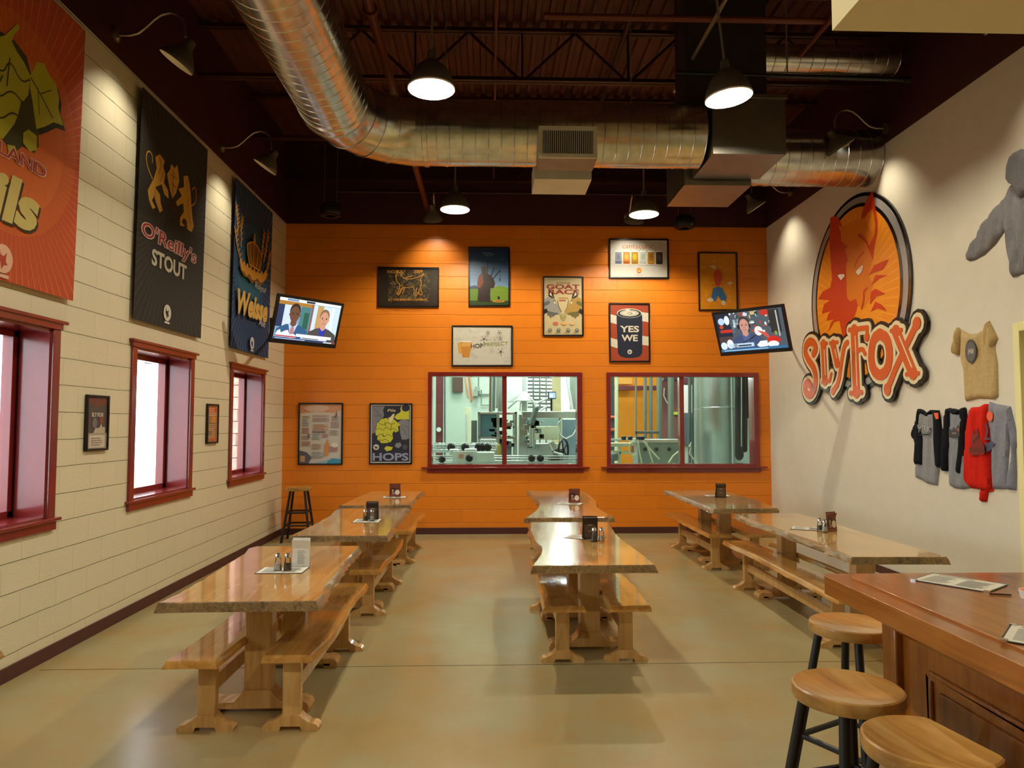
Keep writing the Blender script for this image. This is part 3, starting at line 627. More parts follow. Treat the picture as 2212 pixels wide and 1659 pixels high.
# registers on the duct
rg = empty('air_register', (.78, YD - .4, ZD - .25), label='square louvred air register on the front of the crosswise duct', cat='air register')
x0, x1, y0, z0, z1 = .47, 1.035, 6.74, 4.26, 4.57; rw = mat('register_paint', '#d2cfbc', .5)
MB().box(x0, x1, y0 + .02, 7.1, z0, z1, M['duct_dark']).build('register_box', parent=rg, smooth=False)
mb = MB(); fr = .04; mb.box(x0, x1, y0, y0 + .02, z0, z0 + fr, rw).box(x0, x1, y0, y0 + .02, z1 - fr, z1, rw).box(x0, x0 + fr, y0, y0 + .02, z0 + fr, z1 - fr, rw).box(x1 - fr, x1, y0, y0 + .02, z0 + fr, z1 - fr, rw); mb.build('register_frame', parent=rg, smooth=False)
MB().box(x0 + fr, x1 - fr, y0 + .012, y0 + .02, z0 + fr, z1 - fr, M['blackp']).build('register_throat', parent=rg, smooth=False)
mb = MB()
for i in range(26):
    x = x0 + fr + .012 + i * (x1 - x0 - 2 * fr - .024) / 25; mb.box(x - .0035, x + .0035, y0 + .002, y0 + .011, z0 + fr, z1 - fr, rw)
mb.build('louvre', parent=rg, smooth=False)
MB().box(.47, 1.07, 7.38, 7.88, 4.27, 4.5, rw).build('rear_register_box', parent=rg, smooth=False)
# square plenum and riser, and second duct run through the right wall
pl = empty('duct_plenum', (2.5, 7.4, 4.3), label='boxy sheet-metal plenum with dark riser joining the two duct runs', cat='air duct')
pd = M['duct_dark']; sh = mat('sheet_metal', '#8f8a80', .38, .95, var=.1, scale=3)
MB().box(2.18, 2.9, 6.8, 7.52, 4.34, 4.93, sh).build('plenum_box', parent=pl, smooth=False)
MB().box(2.1, 2.83, 7.55, 8.32, 4.28, 5.0, sh).build('plenum_box', parent=pl, smooth=False)
MB().box(2.16, 2.92, 6.785, 6.8, 4.90, 4.935, sh).build('plenum_flange', parent=pl, smooth=False)
MB().box(2.0, 2.84, 7.1, 7.5, 4.93, ZC, mat('riser_dark', '#3a342e', .6, .3)).build('riser', parent=pl, smooth=False)
d2 = empty('spiral_duct', (3.6, 8.1, 4.46), label='spiral duct from the plenum through the right wall above the fox sign', cat='air duct')
spiral([(2.83, 8.1, 4.80), (XR - .001, 8.1, 4.80)], .32, m=g).build('duct_run', parent=d2)
d3 = empty('spiral_duct', (3.6, 7.3, 5.4), label='small spiral duct high up right of the dark riser', cat='air duct')
spiral([(2.84, 7.3, 5.56), (4.3, 7.3, 5.56)], .15, m=g, seg=24).build('duct_run', parent=d3)
sd = MB().lathe([(.06, -.03), (.07, -.015), (.055, .0)], (1.45, 9.5, 5.51), 20, mat('detector_white', '#8f8a78', .6)); tag(sd.build('smoke_detector'), 'small round detector under the joist above the crosswise duct', 'detector')

# ============================================================ LAMPS
def pendant_proto():
    r = empty('pendant_lamp', (0, 0, 0)); s = M['shade']
    out = [(.2, 0), (.204, .012), (.196, .05), (.178, .1), (.15, .155), (.115, .2), (.075, .235), (.045, .25), (.04, .3), (.034, .335), (.012, .35)]
    MB().shell(out, seg=40, m=s).build('shade', parent=r)
    MB().shell([(.2, 0), (.196, .006), (.19, .05), (.172, .098), (.144, .15), (.11, .193), (.07, .226), (.0005, .232)], seg=40, m=M['shade_in']).build('reflector', parent=r)
    MB().lathe([(.2, -.004), (.206, 0), (.206, .01), (.2, .012)], seg=40, m=M['shade_in'], close=True).build('rim', parent=r)
    MB().tube([(0, 0, .34), (0, 0, 1.54)], .011, 10, M['conduit']).lathe([(.05, 1.48), (.05, 1.50)], seg=16, m=M['conduit']).build('stem', parent=r)
    bulb = bpy.data.materials.new('lamp_glow'); bulb.use_nodes = True; b = bulb.node_tree.nodes['Principled BSDF']
    b.inputs['Emission Color'].default_value = (1, .93, .78, 1); b.inputs['Emission Strength'].default_value = 14
    MB().lathe([(.001, .12), (.03, .13), (.045, .155), (.045, .175), (.025, .205), (.02, .228)], seg=20, m=bulb).build('bulb', parent=r)
    return r
pp = pendant_proto()
PL = [(-.506, 6.08, 4.60, 'grey bell pendant lamp, the left of the two nearest'), (2.094, 6.08, 4.56, 'grey bell pendant lamp in front of the dark riser duct'),
      (-.479, 9.8, 4.665, 'smaller-looking bell pendant behind the duct, left one over the back tables'), (2.152, 9.8, 4.62, 'bell pendant far back, right one below the crosswise duct'),
      (-.506, 2.4, 4.60, 'bell pendant lamp above the camera, left'), (-.506, -1.3, 4.60, 'bell pendant lamp behind the camera, left'), (2.1, -1.4, 4.6, 'bell pendant lamp behind the camera, right')]
for i, (x, y, z, l) in enumerate(PL):
    o = pp if i == 0 else copy_tree(pp); o.location = (x, y, z); tag(o, l, 'pendant lamp', 'bell pendant lamps')
    if i == 1: o.rotation_euler = (0, math.radians(-6), 0)
    light('lamp_light', 'POINT', (x, y, z + .085), PEND_W, WARM, .03)
def neck_proto():
    r = empty('wall_lamp', (0, 0, 0)); a = M['arm']
    MB().lathe([(.06, 0), (.06, .02), (.03, .035), (.015, .04)], ax=(1, 0, 0), seg=20, m=a).build('wall_plate', parent=r)
    MB().tube([(.02, 0, 0), (.12, 0, 0), (.19, 0, .02), (.25, 0, .07), (.32, 0, .14), (.38, 0, .185), (.45, 0, .205), (.51, 0, .19), (.56, 0, .15), (.585, 0, .08), (.59, 0, -.01)], .0115, 10, a).build('arm', parent=r)
    ax = Vector((.56, 0, .83)).normalized(); c = Vector((.535, 0, -.235)) - Vector((.02, 0, 0))
    MB().shell([(.15, 0), (.152, .01), (.135, .05), (.1, .1), (.065, .14), (.045, .17), (.04, .23), (.015, .25)], c, 32, M['shade'], ax).build('shade', parent=r)
    MB().shell([(.15, 0), (.146, .01), (.129, .05), (.094, .1), (.06, .135), (.001, .145)], c, 32, M['shade_in'], ax).build('reflector', parent=r)
    return r, c, ax
np_, nc, nax = neck_proto()
NL = [((XL, 6.07, 5.03), 0, 'gooseneck wall lamp nearest the camera on the left, before the black banner'), ((XL, 8.5, 5.0), 0, 'gooseneck wall lamp between the black and the blue banners'),
      ((XR, 7.75, 5.02), PI, 'gooseneck wall lamp on the right wall in front of the duct end'), ((XR, 10.3, 5.12), PI, 'gooseneck wall lamp at the back right corner, half hidden by the duct'),
      ((-.86, YB, 5.02), -PI / 2, 'gooseneck lamp high on the back wall, left one, above the piper poster'), ((2.2, YB, 5.02), -PI / 2, 'gooseneck lamp high on the back wall, right one, above the row of cans poster'),
      ((XL, 3.64, 5.03), 0, 'gooseneck wall lamp on the left before the orange banner'), ((XR, 5.2, 5.02), PI, 'gooseneck wall lamp on the right wall nearest the camera')]
for i, (p, rz, l) in enumerate(NL):
    o = np_ if i == 0 else copy_tree(np_); o.location = p; o.rotation_euler = (0, 0, rz); tag(o, l, 'wall lamp', 'gooseneck wall lamps')
    T = Matrix.Translation(p) @ Matrix.Rotation(rz, 4, 'Z'); q = T @ (nc + nax * .045); dn = T.to_3x3() @ Vector((-.46, 0, -.89))
    l = light('lamp_light', 'SPOT', q, NECK_W, WARM, .03); l.rotation_euler = dn.to_track_quat('-Z', 'Y').to_euler(); l.data.spot_size = math.radians(94); l.data.spot_blend = 1.0

# hanging speakers
for (x, y, z), l in (((-2.30, 10.3, 4.70), 'black hanging speaker near the left back corner'), ((2.97, 10.7, 4.68), 'black hanging speaker at the top of the orange wall, right')):
    s = empty('speaker', (x, y, z), label=l, cat='speaker', group='hanging loudspeakers')
    MB().lathe([(.07, 0), (.15, .01), (.165, .06), (.16, .15), (.13, .18)], (x, y, z), 28, M['blackp']).build('cabinet', parent=s)
    MB().lathe([(.13, -.004), (.13, 0)], (x, y, z + .004), 28, M['black']).build('grille', parent=s)
    MB().tube([(x - .09, y, z + .16), (x - .09, y, ZC)], .003, 6, M['conduit']).tube([(x + .09, y, z + .16), (x + .09, y, ZC)], .003, 6, M['conduit']).build('cable', parent=s)

# ============================================================ TABLES AND BENCHES
def resample(pts, step, rnd, jit):
    o = []; n = len(pts)
    for i in range(n):
        a, b = Vector(pts[i]), Vector(pts[(i + 1) % n]); L = (b - a).length; k = max(1, int(L / step)); nn = Vector((-(b - a).y, (b - a).x)).normalized()
        end = abs((b - a).x) > abs((b - a).y) * 1.5 and L > .45     # sawn ends stay straight
        for j in range(k):
            p = a.lerp(b, j / k)
            if not end and j: p = p + nn * rnd.uniform(-jit, jit)
            o.append(p)
    return o
def slab(mb, pts, z0, z1, flare, seed, top, edge, step=.05, jit=.005, live=(1, 1)):
    rnd = random.Random(seed); q = resample([Vector(p[:2]) for p in pts], step, rnd, jit); n = len(q)
    area = sum(q[i].x * q[(i + 1) % n].y - q[(i + 1) % n].x * q[i].y for i in range(n))
    if area < 0: q.reverse()
    nr = []
    for i in range(n):
        d = (q[(i + 1) % n] - q[i - 1]).normalized(); nr.append(Vector((d.y, -d.x)))
    T = z1 - z0; lv = [(0.0, z1, -.004), (0, z1 - .005, 0), (0, z1 - T * .45, .6), (0, z0 + .006, 1), (0, z0, .85)]
    rings = []
    for _, z, k in lv:
        rg = []
        for i in range(n):
            side = abs(nr[i].x) > .6; f = flare * (live[1] if nr[i].x > 0 else live[0]) if side else 0
            off = k if k < 0 else k * f * (1 + rnd.uniform(-.45, .45) * (1 if side else 0)); rg.append((q[i].x + nr[i].x * off, q[i].y + nr[i].y * off, z))
        rings.append(rg)
    v = [p for rg in rings for p in rg]
    side = [(j * n + i, j * n + (i + 1) % n, (j + 1) * n + (i + 1) % n, (j + 1) * n + i) for j in range(len(lv) - 1) for i in range(n)]
    tri = tessellate_polygon([[Vector((x, y, 0)) for x, y, _ in rings[0]]])
    mb.faces(v, side, edge)
    mb.faces(rings[0], [tuple(t) for t in tri], top); mb.faces(rings[-1], [tuple(t) for t in tessellate_polygon([[Vector((x, y, 0)) for x, y, _ in rings[-1]]])], edge)
def foot_poly(L, h, w):      # side view of a trestle foot, half length L, post half width w
    r = [(L, .0), (L + .005, .03 * h / .13), (L - .012, .055 * h / .13), (L - .05, .068 * h / .13), (L - .085, .062 * h / .13), (w + .055, .068 * h / .13), (w + .02, .1 * h / .13), (w, h)]
    return [(-x, z) for x, z in r] + [(x, z) for x, z in reversed(r)] + [(L - .09, 0), (L - .1, .026), (-L + .1, .026), (-L + .09, 0)]
def trestle(mb_post, mb_foot, x, y, ztop, w, t, L, h):
    mb_post.box(x - w / 2, x + w / 2, y - t / 2, y + t / 2, h * .9, ztop, M['leg'])
    mb_foot.prism(foot_poly(L, h, w / 2), lambda u, v, a: (x + u, a, v), y - t / 2 - .012, y + t / 2 + .012, M['leg'])
def table(out, py, xc, label, seed, top='ttop', pw=.16):
    ys = [p[1] for p in out]; t = empty('trestle_table', (xc, (min(ys) + max(ys)) / 2, 0), label=label, cat='table', group='live-edge trestle tables')
    mb = MB(); slab(mb, out, .706, .76, .02, seed, M[top], M['tedge']); mb.build('tabletop', parent=t, ang=30)
    for y in py:
        a, b = MB(), MB(); trestle(a, b, xc, y, .708, pw, .11, .31, .135)
        o = a.build('leg', parent=t, bevel=.012, seg=3); b.build('foot', parent=o, bevel=.01, seg=3)
    for y in py: MB().box(xc - .27, xc + .27, y - .035, y + .035, .672, .707, M['leg']).build('cleat', parent=t, bevel=.006)
    return t
def bench(x, y0, y1, label, seed, w=.27, py=None):
    b = empty('bench', (x, (y0 + y1) / 2, 0), label=label, cat='bench', group='wooden benches along the tables'); r = random.Random(seed)
    n = 8; L = [(x - w / 2 + r.uniform(-.008, .008) - .012 * math.sin(seed + i * .7), y0 + (y1 - y0) * i / n) for i in range(n + 1)]
    R = [(x + w / 2 + r.uniform(-.008, .008) + .014 * math.sin(seed * 2 + i * .8), y0 + (y1 - y0) * i / n) for i in range(n, -1, -1)]
    mb = MB(); slab(mb, L + R, .402, .445, .014, seed, M['bench'], M['bench'], .08, .002); mb.build('seat', parent=b, ang=30)
    py = py or (y0 + .2, y1 - .2)
    for y in py:
        a, c = MB(), MB(); trestle(a, c, x, y, .403, .10, .055, .153, .085); o = a.build('leg', parent=b, bevel=.006); c.build('foot', parent=o, bevel=.006)
    MB().box(x - .018, x + .018, py[0], py[1], .185, .27, M['leg']).build('stretcher', parent=b, bevel=.004)
    return b
TB = {
 'L1': [(-1.758,3.926),(-0.927,3.94),(-0.928,4.13),(-0.96,4.293),(-0.966,4.507),(-0.967,4.658),(-0.997,5.059),(-1.0,5.362),(-1.01,5.682),(-1.80,5.687),(-1.833,5.604),(-1.794,5.406),(-1.778,5.084),(-1.771,4.875),(-1.761,4.712),(-1.742,4.492),(-1.743,4.318),(-1.741,4.091)],
 'L2': [(-1.687,6.21),(-0.866,6.186),(-0.882,6.562),(-0.893,6.767),(-0.912,7.22),(-0.91,7.659),(-0.913,8.026),(-0.897,8.16),(-1.672,8.16),(-1.687,7.966),(-1.645,7.568),(-1.646,7.141),(-1.659,6.673)],
 'L3': [(-1.739,8.456),(-0.927,8.478),(-0.949,8.826),(-0.943,9.148),(-0.955,9.616),(-0.916,10.21),(-1.659,10.226),(-1.701,9.459),(-1.715,8.7)],
 'C1': [(0.293,4.857),(1.118,4.862),(1.114,5.285),(1.089,5.905),(1.094,6.279),(1.124,6.643),(1.163,6.97),(0.404,6.977),(0.370,6.493),(0.372,6.147),(0.376,5.79),(0.404,5.616),(0.4,5.473),(0.375,5.262),(0.325,5.018)],
 'C2': [(0.361,7.285),(1.268,7.328),(1.242,7.75),(1.223,8.155),(1.316,8.886),(1.337,9.483),(1.344,10.0),(1.294,10.2),(0.54,10.227),(0.57,9.952),(0.586,9.387),(0.604,8.695),(0.576,8.29),(0.499,7.831),(0.42,7.5)],
 'R1': [(2.50,7.982),(3.247,8.04),(3.271,8.345),(3.333,8.87),(3.303,9.36),(3.346,9.864),(3.25,10.2),(2.505,10.235),(2.544,9.823),(2.516,9.385),(2.515,8.769),(2.506,8.322)],
 'R2': [(2.586,5.10),(3.268,5.08),(3.281,5.312),(3.269,6.224),(3.289,6.758),(3.275,7.566),(2.592,7.549),(2.584,6.974),(2.622,6.537),(2.611,6.179),(2.634,5.787),(2.617,5.475)]}
table(TB['L1'], (4.45, 5.23), -1.375, 'live-edge wooden table nearest the camera in the left row, white menu card on it', 11)
table(TB['L2'], (6.76, 7.52), -1.29, 'live-edge wooden table in the middle of the left row', 12)
table(TB['L3'], (8.85, 9.72), -1.33, 'live-edge wooden table at the far end of the left row, against the orange wall', 13)
table(TB['C1'], (5.56, 6.38), .765, 'wavy live-edge table at the near end of the centre row, bright window glare on it', 14)
table(TB['C2'], (8.1, 9.4), .93, 'wavy live-edge table at the far end of the centre row', 15)
table(TB['R1'], (8.86, 9.65), 2.9, 'pale live-edge table in the far right corner', 16, 'ttop2')
table(TB['R2'], (5.62, 7.06), 2.93, 'long pale live-edge table behind the bar, beside the right wall', 17, 'ttop2')
BN = [(-1.575, 3.96, 5.72, 'bench on the left side of the nearest left-row table', 21, (4.17, 5.5)), (-1.105, 4.04, 5.82, 'bench on the right side of the nearest left-row table', 22, (4.17, 5.56)),
      (-1.50, 6.35, 8.0, 'bench on the wall side of the middle left-row table', 23, None), (-1.08, 6.33, 8.05, 'bench on the aisle side of the middle left-row table', 24, (6.56, 7.8)),
      (-1.53, 8.6, 10.25, 'bench on the wall side of the farthest left-row table', 25, None), (-1.06, 8.6, 10.3, 'bench on the aisle side of the farthest left-row table', 26, (8.95, 9.98)),
      (.53, 5.04, 6.92, 'bench on the left side of the near centre table', 27, (5.26, 6.7)), (.988, 5.04, 6.92, 'bench on the right side of the near centre table', 28, (5.26, 6.7)),
      (.71, 7.6, 10.1, 'bench on the left side of the far centre table', 29, None), (1.16, 7.6, 10.1, 'bench on the right side of the far centre table', 30, None),
      (2.66, 8.22, 10.25, 'bench on the aisle side of the far right corner table', 31, (8.46, 9.9)), (3.13, 8.22, 10.2, 'bench on the wall side of the far right corner table', 32, (8.46, 9.9)),
      (2.68, 5.2, 7.78, 'long bench on the aisle side of the table behind the bar', 33, (5.53, 7.44)), (3.16, 5.25, 7.7, 'bench on the wall side of the table behind the bar', 34, (5.53, 7.44))]
for x, y0, y1, l, sd_, py in BN: bench(x, y0, y1, l, sd_, py=py)
# table whose far right corner just enters the frame at the lower left
table([(-2.95, 1.6), (-2.06, 1.6), (-2.1, 2.2), (-2.07, 2.8), (-2.09, 3.18), (-2.95, 3.2), (-2.97, 2.4)], (2.0, 2.8), -2.52, 'wooden table whose corner just enters the picture at the lower left edge', 18)

# ============================================================ THINGS ON THE TABLES
ZT = .7605
def quad_plate(mb, c, rz, w, l, z0, z1, m):
    ca, sa = math.cos(rz), math.sin(rz)
    v = [(c[0] + x * ca - y * sa, c[1] + x * sa + y * ca, z) for z in (z0, z1) for x, y in ((-w / 2, -l / 2), (w / 2, -l / 2), (w / 2, l / 2), (-w / 2, l / 2))]
    return mb.faces(v, [(3, 2, 1, 0), (4, 5, 6, 7), (0, 1, 5, 4), (1, 2, 6, 5), (2, 3, 7, 6), (3, 0, 4, 7)], m)
def menu(x, y, z, rz, w, l, label, edge='#3a3630', corners=False, seed=1):
    o = empty('menu', (x, y, z), label=label, cat='menu', group='menus lying flat')
    quad_plate(MB(), (x, y), rz, w, l, z, z + .003, ink(edge)).build('menu_cover', parent=o, smooth=False)
    T = frame_mx((x - (w / 2 - .006) * math.cos(rz) + (l / 2 - .006) * math.sin(rz), y - (w / 2 - .006) * math.sin(rz) - (l / 2 - .006) * math.cos(rz), z + .003), (math.cos(rz), math.sin(rz), 0), (-math.sin(rz), math.cos(rz), 0))
    A = Art(w - .012, l - .012, 0, .0002, rough=.8); A.rect(0, 0, 1, 1, '#e6e3d0'); A.rect(.1, .88, .6, .94, '#8a8478')
    A.lines(.08, .1, .46, .82, 12, '#9d9a92', seed).lines(.54, .1, .92, .82, 12, '#9d9a92', seed + 1); A.build('menu_page', o, T)
    if corners:
        for sx in (-1, 1):
            for sy in (-1, 1):
                mb = MB(); cx, cy = sx * (w / 2 - .009), sy * (l / 2 - .009); quad_plate(mb, (x + cx * math.cos(rz) - cy * math.sin(rz), y + cx * math.sin(rz) + cy * math.cos(rz)), rz, .02, .02, z, z + .006, M['chrome']); mb.build('metal_corner', parent=o, smooth=False)
    return o
menu(-1.335, 4.75, ZT, 0, .30, .2, 'laminated menu under the shakers on the nearest left-row table', seed=3)
menu(-1.19, 7.11, ZT, .02, .26, .26, 'menu under the shakers on the middle left-row table', seed=4)
menu(-1.22, 9.36, ZT, .02, .3, .2, 'menu below the small card on the farthest left-row table', seed=5)
menu(.80, 6.03, ZT, -.5, .3, .2, 'menu lying askew on the near centre table', seed=6)
menu(.95, 8.55, ZT, -.35, .3, .21, 'menu lying askew on the far centre table', seed=7)
menu(3.0, 9.42, ZT, 0, .32, .2, 'menu on the far right corner table', seed=8)
menu(2.88, 6.46, ZT, -.5, .28, .2, 'menu behind the shakers on the long table behind the bar', seed=9)

def tent(x, y, w, h, kind, label, rz=0):
    o = empty('table_card', (x, y, ZT), rz, label=label, cat='table card', group='cards standing on the tables')
    T = wmat(o) @ frame_mx((-w / 2, -.006, 0), (1, 0, 0), (0, .12, 1)); c = {'white': '#e6e6e0', 'gear': '#6a2f27', 'weekly': '#2b211c'}[kind]
    mb = MB(); Tbox(mb, T, 0, w, 0, h, -.004, 0, M['blackp'] if kind == 'weekly' else ink(c)); T2 = wmat(o) @ frame_mx((-w / 2, .055, 0), (1, 0, 0), (0, -.38, 1)); Tbox(mb, T2, 0, w, 0, h, 0, .002, ink(c)); mb.build('card_stand', parent=o, smooth=False)
    A = Art(w, h, 0, .0003); A.rect(.03, .02, .97, .98, c)
    if kind == 'white':
        A.ell(.26, .86, .1, .055, '#c9a796').lines(.42, .86, .92, .91, 1, '#7d7a74', 1, .8).lines(.44, .8, .9, .84, 1, '#9a968e', 2, .8)
        A.stroke([(.12, .69), (.4, .67), (.52, .7), (.62, .66), (.75, .7), (.9, .68)], .005, '#262422').poly([(.5, .67), (.62, .73), (.8, .74), (.88, .69), (.7, .66)], '#262422').lines(.3, .1, .8, .58, 9, '#b5b2aa', 3, .35)
    elif kind == 'gear':
        A.text('GEAR', .5, .86, .16, '#f0e6dc', .86, .03).poly([(.05, .6), (.3, .72), (.6, .66), (.55, .4), (.3, .2), (.08, .25)], '#3b211d').ell(.72, .36, .22, .19, '#e8d8cc').ell(.3, .5, .1, .09, '#b98f7c').rect(.08, .06, .9, .1, '#a8695a').lines(.2, .2, .5, .4, 3, '#caa697', 2)
    else:
        A.text('WEEKLY SPECIALS', .5, .91, .07, '#e8e0d2', .86, .03).rect(.1, .82, .9, .825, '#8a7c6a').lines(.12, .08, .9, .78, 13, '#6d5844', 5, .5).rect(.35, .6, .65, .64, '#9a8468').rect(.35, .33, .65, .36, '#9a8468')
    A.build('printed_card', o, T)
tent(-1.25, 4.865, .115, .19, 'white', 'white menu card behind the shakers on the nearest left-row table')
tent(-1.155, 7.19, .12, .18, 'weekly', 'dark weekly specials card on the middle left-row table')
tent(-1.22, 9.40, .14, .17, 'gear', 'red-brown gear card on the farthest left-row table')
tent(.83, 5.93, .125, .19, 'weekly', 'dark weekly specials card on the near centre table')
tent(1.02, 8.62, .13, .17, 'gear', 'red-brown gear card on the far centre table')
tent(2.98, 9.2, .13, .18, 'weekly', 'dark weekly specials card on the far right corner table')
tent(3.03, 6.31, .105, .17, 'gear', 'red-brown gear card on the long table behind the bar', .35)
def shaker(x, y, fill, label):
    o = empty('shaker', (x, y, ZT + .004), label=label, cat='shaker', group='glass salt and pepper shakers'); c = (x, y, ZT + .004)
    MB().lathe([(.0, .0), (.024, 0), (.026, .006), (.022, .05), (.018, .075), (.017, .085)], c, 16, M['jar']).build('glass_jar', parent=o)
    MB().lathe([(.0, .004), (.0215, .006), (.0185, .045), (0, .047)], c, 16, mat('salt', '#f2efe6', .8) if fill == 's' else mat('pepper', '#5a5240', .9, var=.4, scale=300)).build('contents', parent=o)
    MB().lathe([(.0, .083), (.0195, .083), (.0195, .095), (.015, .106), (.006, .111), (0, .112)], c, 16, M['chrome']).build('cap', parent=o)
shaker(-1.36, 4.73, 's', 'salt shaker on the nearest left-row table'); shaker(-1.30, 4.735, 'p', 'pepper shaker on the nearest left-row table')
shaker(-1.205, 7.10, 'p', 'pepper shaker on the middle left-row table'); shaker(-1.14, 7.10, 's', 'salt shaker on the middle left-row table')
shaker(.846, 5.81, 'p', 'pepper shaker on the near centre table'); shaker(.905, 5.81, 's', 'salt shaker on the near centre table')
shaker(2.93, 6.33, 'p', 'pepper shaker, farther one on the long table behind the bar'); shaker(2.93, 6.24, 's', 'salt shaker, nearer one on the long table behind the bar')

# ============================================================ STOOLS
def stool_proto(cut=False):
    r = empty('bar_stool', (0, 0, 0)); b = M['black']
    n = 48; rr = .187; pts = [(rr * math.cos(2 * PI * i / n), rr * math.sin(2 * PI * i / n)) for i in range(n)]
    if cut: pts = [(min(x, .0) + max(x, 0) if x < .12 else .12, y) for x, y in pts]; pts = [(x, y) for x, y in pts]
    mb = MB(); v = []; lv = [(.2, .768), (.72, .774), (.955, .780), (.99, .776), (1, .766), (1, .740), (.975, .732)]
    for k, z in lv: v += [(x * k, y * k, z) for x, y in pts]
    f = [(j * n + i, j * n + (i + 1) % n, (j + 1) * n + (i + 1) % n, (j + 1) * n + i) for j in range(len(lv) - 1) for i in range(n)]
    f += [tuple(range(n)), tuple((len(lv) - 1) * n + i for i in reversed(range(n)))]
    mb.faces(v, f, M['seat']).build('seat', parent=r)
    T = [(-.1, -.1), (.1, -.1), (.1, .1), (-.1, .1)]; B = [(x * 2.0, y * 2.0) for x, y in T]
    def at(i, z): k = (z / .738); return (B[i][0] + (T[i][0] - B[i][0]) * k, B[i][1] + (T[i][1] - B[i][1]) * k, z)
    for i in range(4):
        l = MB().tube([at(i, .004), at(i, .732)], .0185, 12, b).build('leg', parent=r)
        MB().lathe([(.02, -.0), (.02, .012), (.016, .016)], at(i, 0), 12, M['blackp']).build('foot_cap', parent=l)
    MB().lathe([(.13, .728), (.13, .738)], seg=24, m=b).build('seat_plate', parent=r)
    for z0, z1 in ((.24, .24), (.42, .42)):
        for i in range(4): MB().tube([at(i, z0), at((i + 1) % 4, z1)], .0135, 10, b).build('rung', parent=r)
    return r
sp_ = stool_proto(); sc_ = stool_proto(True)
for i, (x, y, rz, l) in enumerate(((1.70, 3.37, .5, 'round wood-seat bar stool at the bar corner, farthest of the three'), (1.275, 2.57, .25, 'round wood-seat bar stool in the middle of the three at the bar'), (-2.79, 10.70, .05, 'wood-seat bar stool alone in the left back corner'))):
    o = sp_ if i == 0 else copy_tree(sp_); o.location = (x, y, 0); o.rotation_euler = (0, 0, rz); tag(o, l, 'stool', 'wood-seat bar stools with black frames')
sc_.location = (1.30, 2.13, 0); sc_.rotation_euler = (0, 0, .18); tag(sc_, 'bar stool nearest the camera, its seat flat on the bar side', 'stool', 'wood-seat bar stools with black frames')

# ============================================================ BAR
br = empty('bar_counter', (2.1, 1.4, 0), label='glossy cherry-wood bar counter with panelled front, lower right', cat='bar counter')
bx0, bx1, by0, by1 = 1.43, 2.75, -.4, 3.10
def rrect(x0, x1, y0, y1, r, n=5):
    o = []
    for cx, cy, a in ((x1 - r, y1 - r, 0), (x0 + r, y1 - r, 90), (x0 + r, y0 + r, 180), (x1 - r, y0 + r, 270)):
        for k in range(n + 1): t = math.radians(a + 90 * k / n); o.append((cx + r * math.cos(t), cy + r * math.sin(t)))
    return o
MB().prism(rrect(bx0, bx1, by0, by1, .05), lambda u, v, a: (u, v, a), .985, 1.062, M['bar']).build('bar_top', parent=br, bevel=.012, seg=3)
MB().prism(rrect(bx0 + .085, bx1 - .085, by0, by1 - .085, .03), lambda u, v, a: (u, v, a), 1.0605, 1.07, M['bar']).build('raised_field', parent=br, bevel=.004, seg=2)
mb = MB(); c0, c1 = 1.60, 2.93
mb.box(c0 + .03, bx1 - .1, by0, c1 - .03, 0, .985, M['barv'])
mb.build('cabinet', parent=br, smooth=False)
mb = MB().box(c0, c0 + .1, c1 - .1, c1, 0, .985, M['barv']); mb.build('corner_post', parent=br, bevel=.008)
mb = MB()      # cornice below the top
mb.prism([(0, 0), (-.03, .02), (-.05, .06), (-.085, .09), (-.085, .11), (0, .11)], lambda u, v, a: (c0 + .03 + u, a, .875 + v), by0, c1 - .03, M['bar'])
mb.prism([(0, 0), (.03, .02), (.05, .06), (.085, .09), (.085, .11), (0, .11)], lambda u, v, a: (a, c1 - .03 + u, .875 + v), c0 + .03, bx1 - .1, M['bar']); mb.build('cornice', parent=br)
def bar_panel(y0, y1, z0, z1):
    p = MB(); x = c0 + .03; w = .022
    for a, b, c, d in ((y0, y1, z1 - w, z1), (y0, y1, z0, z0 + w), (y0, y0 + w, z0 + w, z1 - w), (y1 - w, y1, z0 + w, z1 - w)): p.box(x - .011, x + .004, a, b, c, d, M['barv'])
    o = p.build('panel_moulding', parent=br, bevel=.007)
    MB().box(x - .008, x + .004, y0 + .06, y1 - .06, z0 + .06, z1 - .06, M['barv']).build('raised_panel', parent=o, bevel=.007)
for y0, y1 in ((1.78, 2.66), (.78, 1.66), (-.2, .66)): bar_panel(y0, y1, .2, .80)
MB().box(c0 + .005, c0 + .03, by0, c1 - .1, 0, .13, M['barv']).build('plinth', parent=br, bevel=.006)
menu(1.89, 2.868, 1.0705, math.radians(-54), .28, .21, 'black-edged menu with metal corners on the bar, farther one', edge='#1c1a16', corners=True, seed=13)
menu(1.684, 2.094, 1.0705, math.radians(-43), .28, .23, 'black-edged menu on the bar at the right picture edge', edge='#1c1a16', corners=True, seed=14)
pk = empty('ramekin', (1.99, 2.60, 1.0705), label='small white dish with orange contents on the bar at the right edge', cat='dish')
MB().lathe([(0, .0), (.04, 0), (.046, .03), (.042, .03), (.038, .02), (0, .02)], (1.99, 2.60, 1.0705), 24, M['white']).build('dish', parent=pk)
MB().lathe([(0, .019), (.0385, .019), (.04, .03), (.02, .038), (0, .04)], (1.99, 2.60, 1.0705), 24, ink('#f07a28')).build('contents', parent=pk)
tag(MB().tube([(1.87, 2.665, 1.0738), (1.94, 2.645, 1.0738)], .003, 8, M['chrome']).build('pen'), 'thin dark pen lying on the bar left of the dish', 'pen')

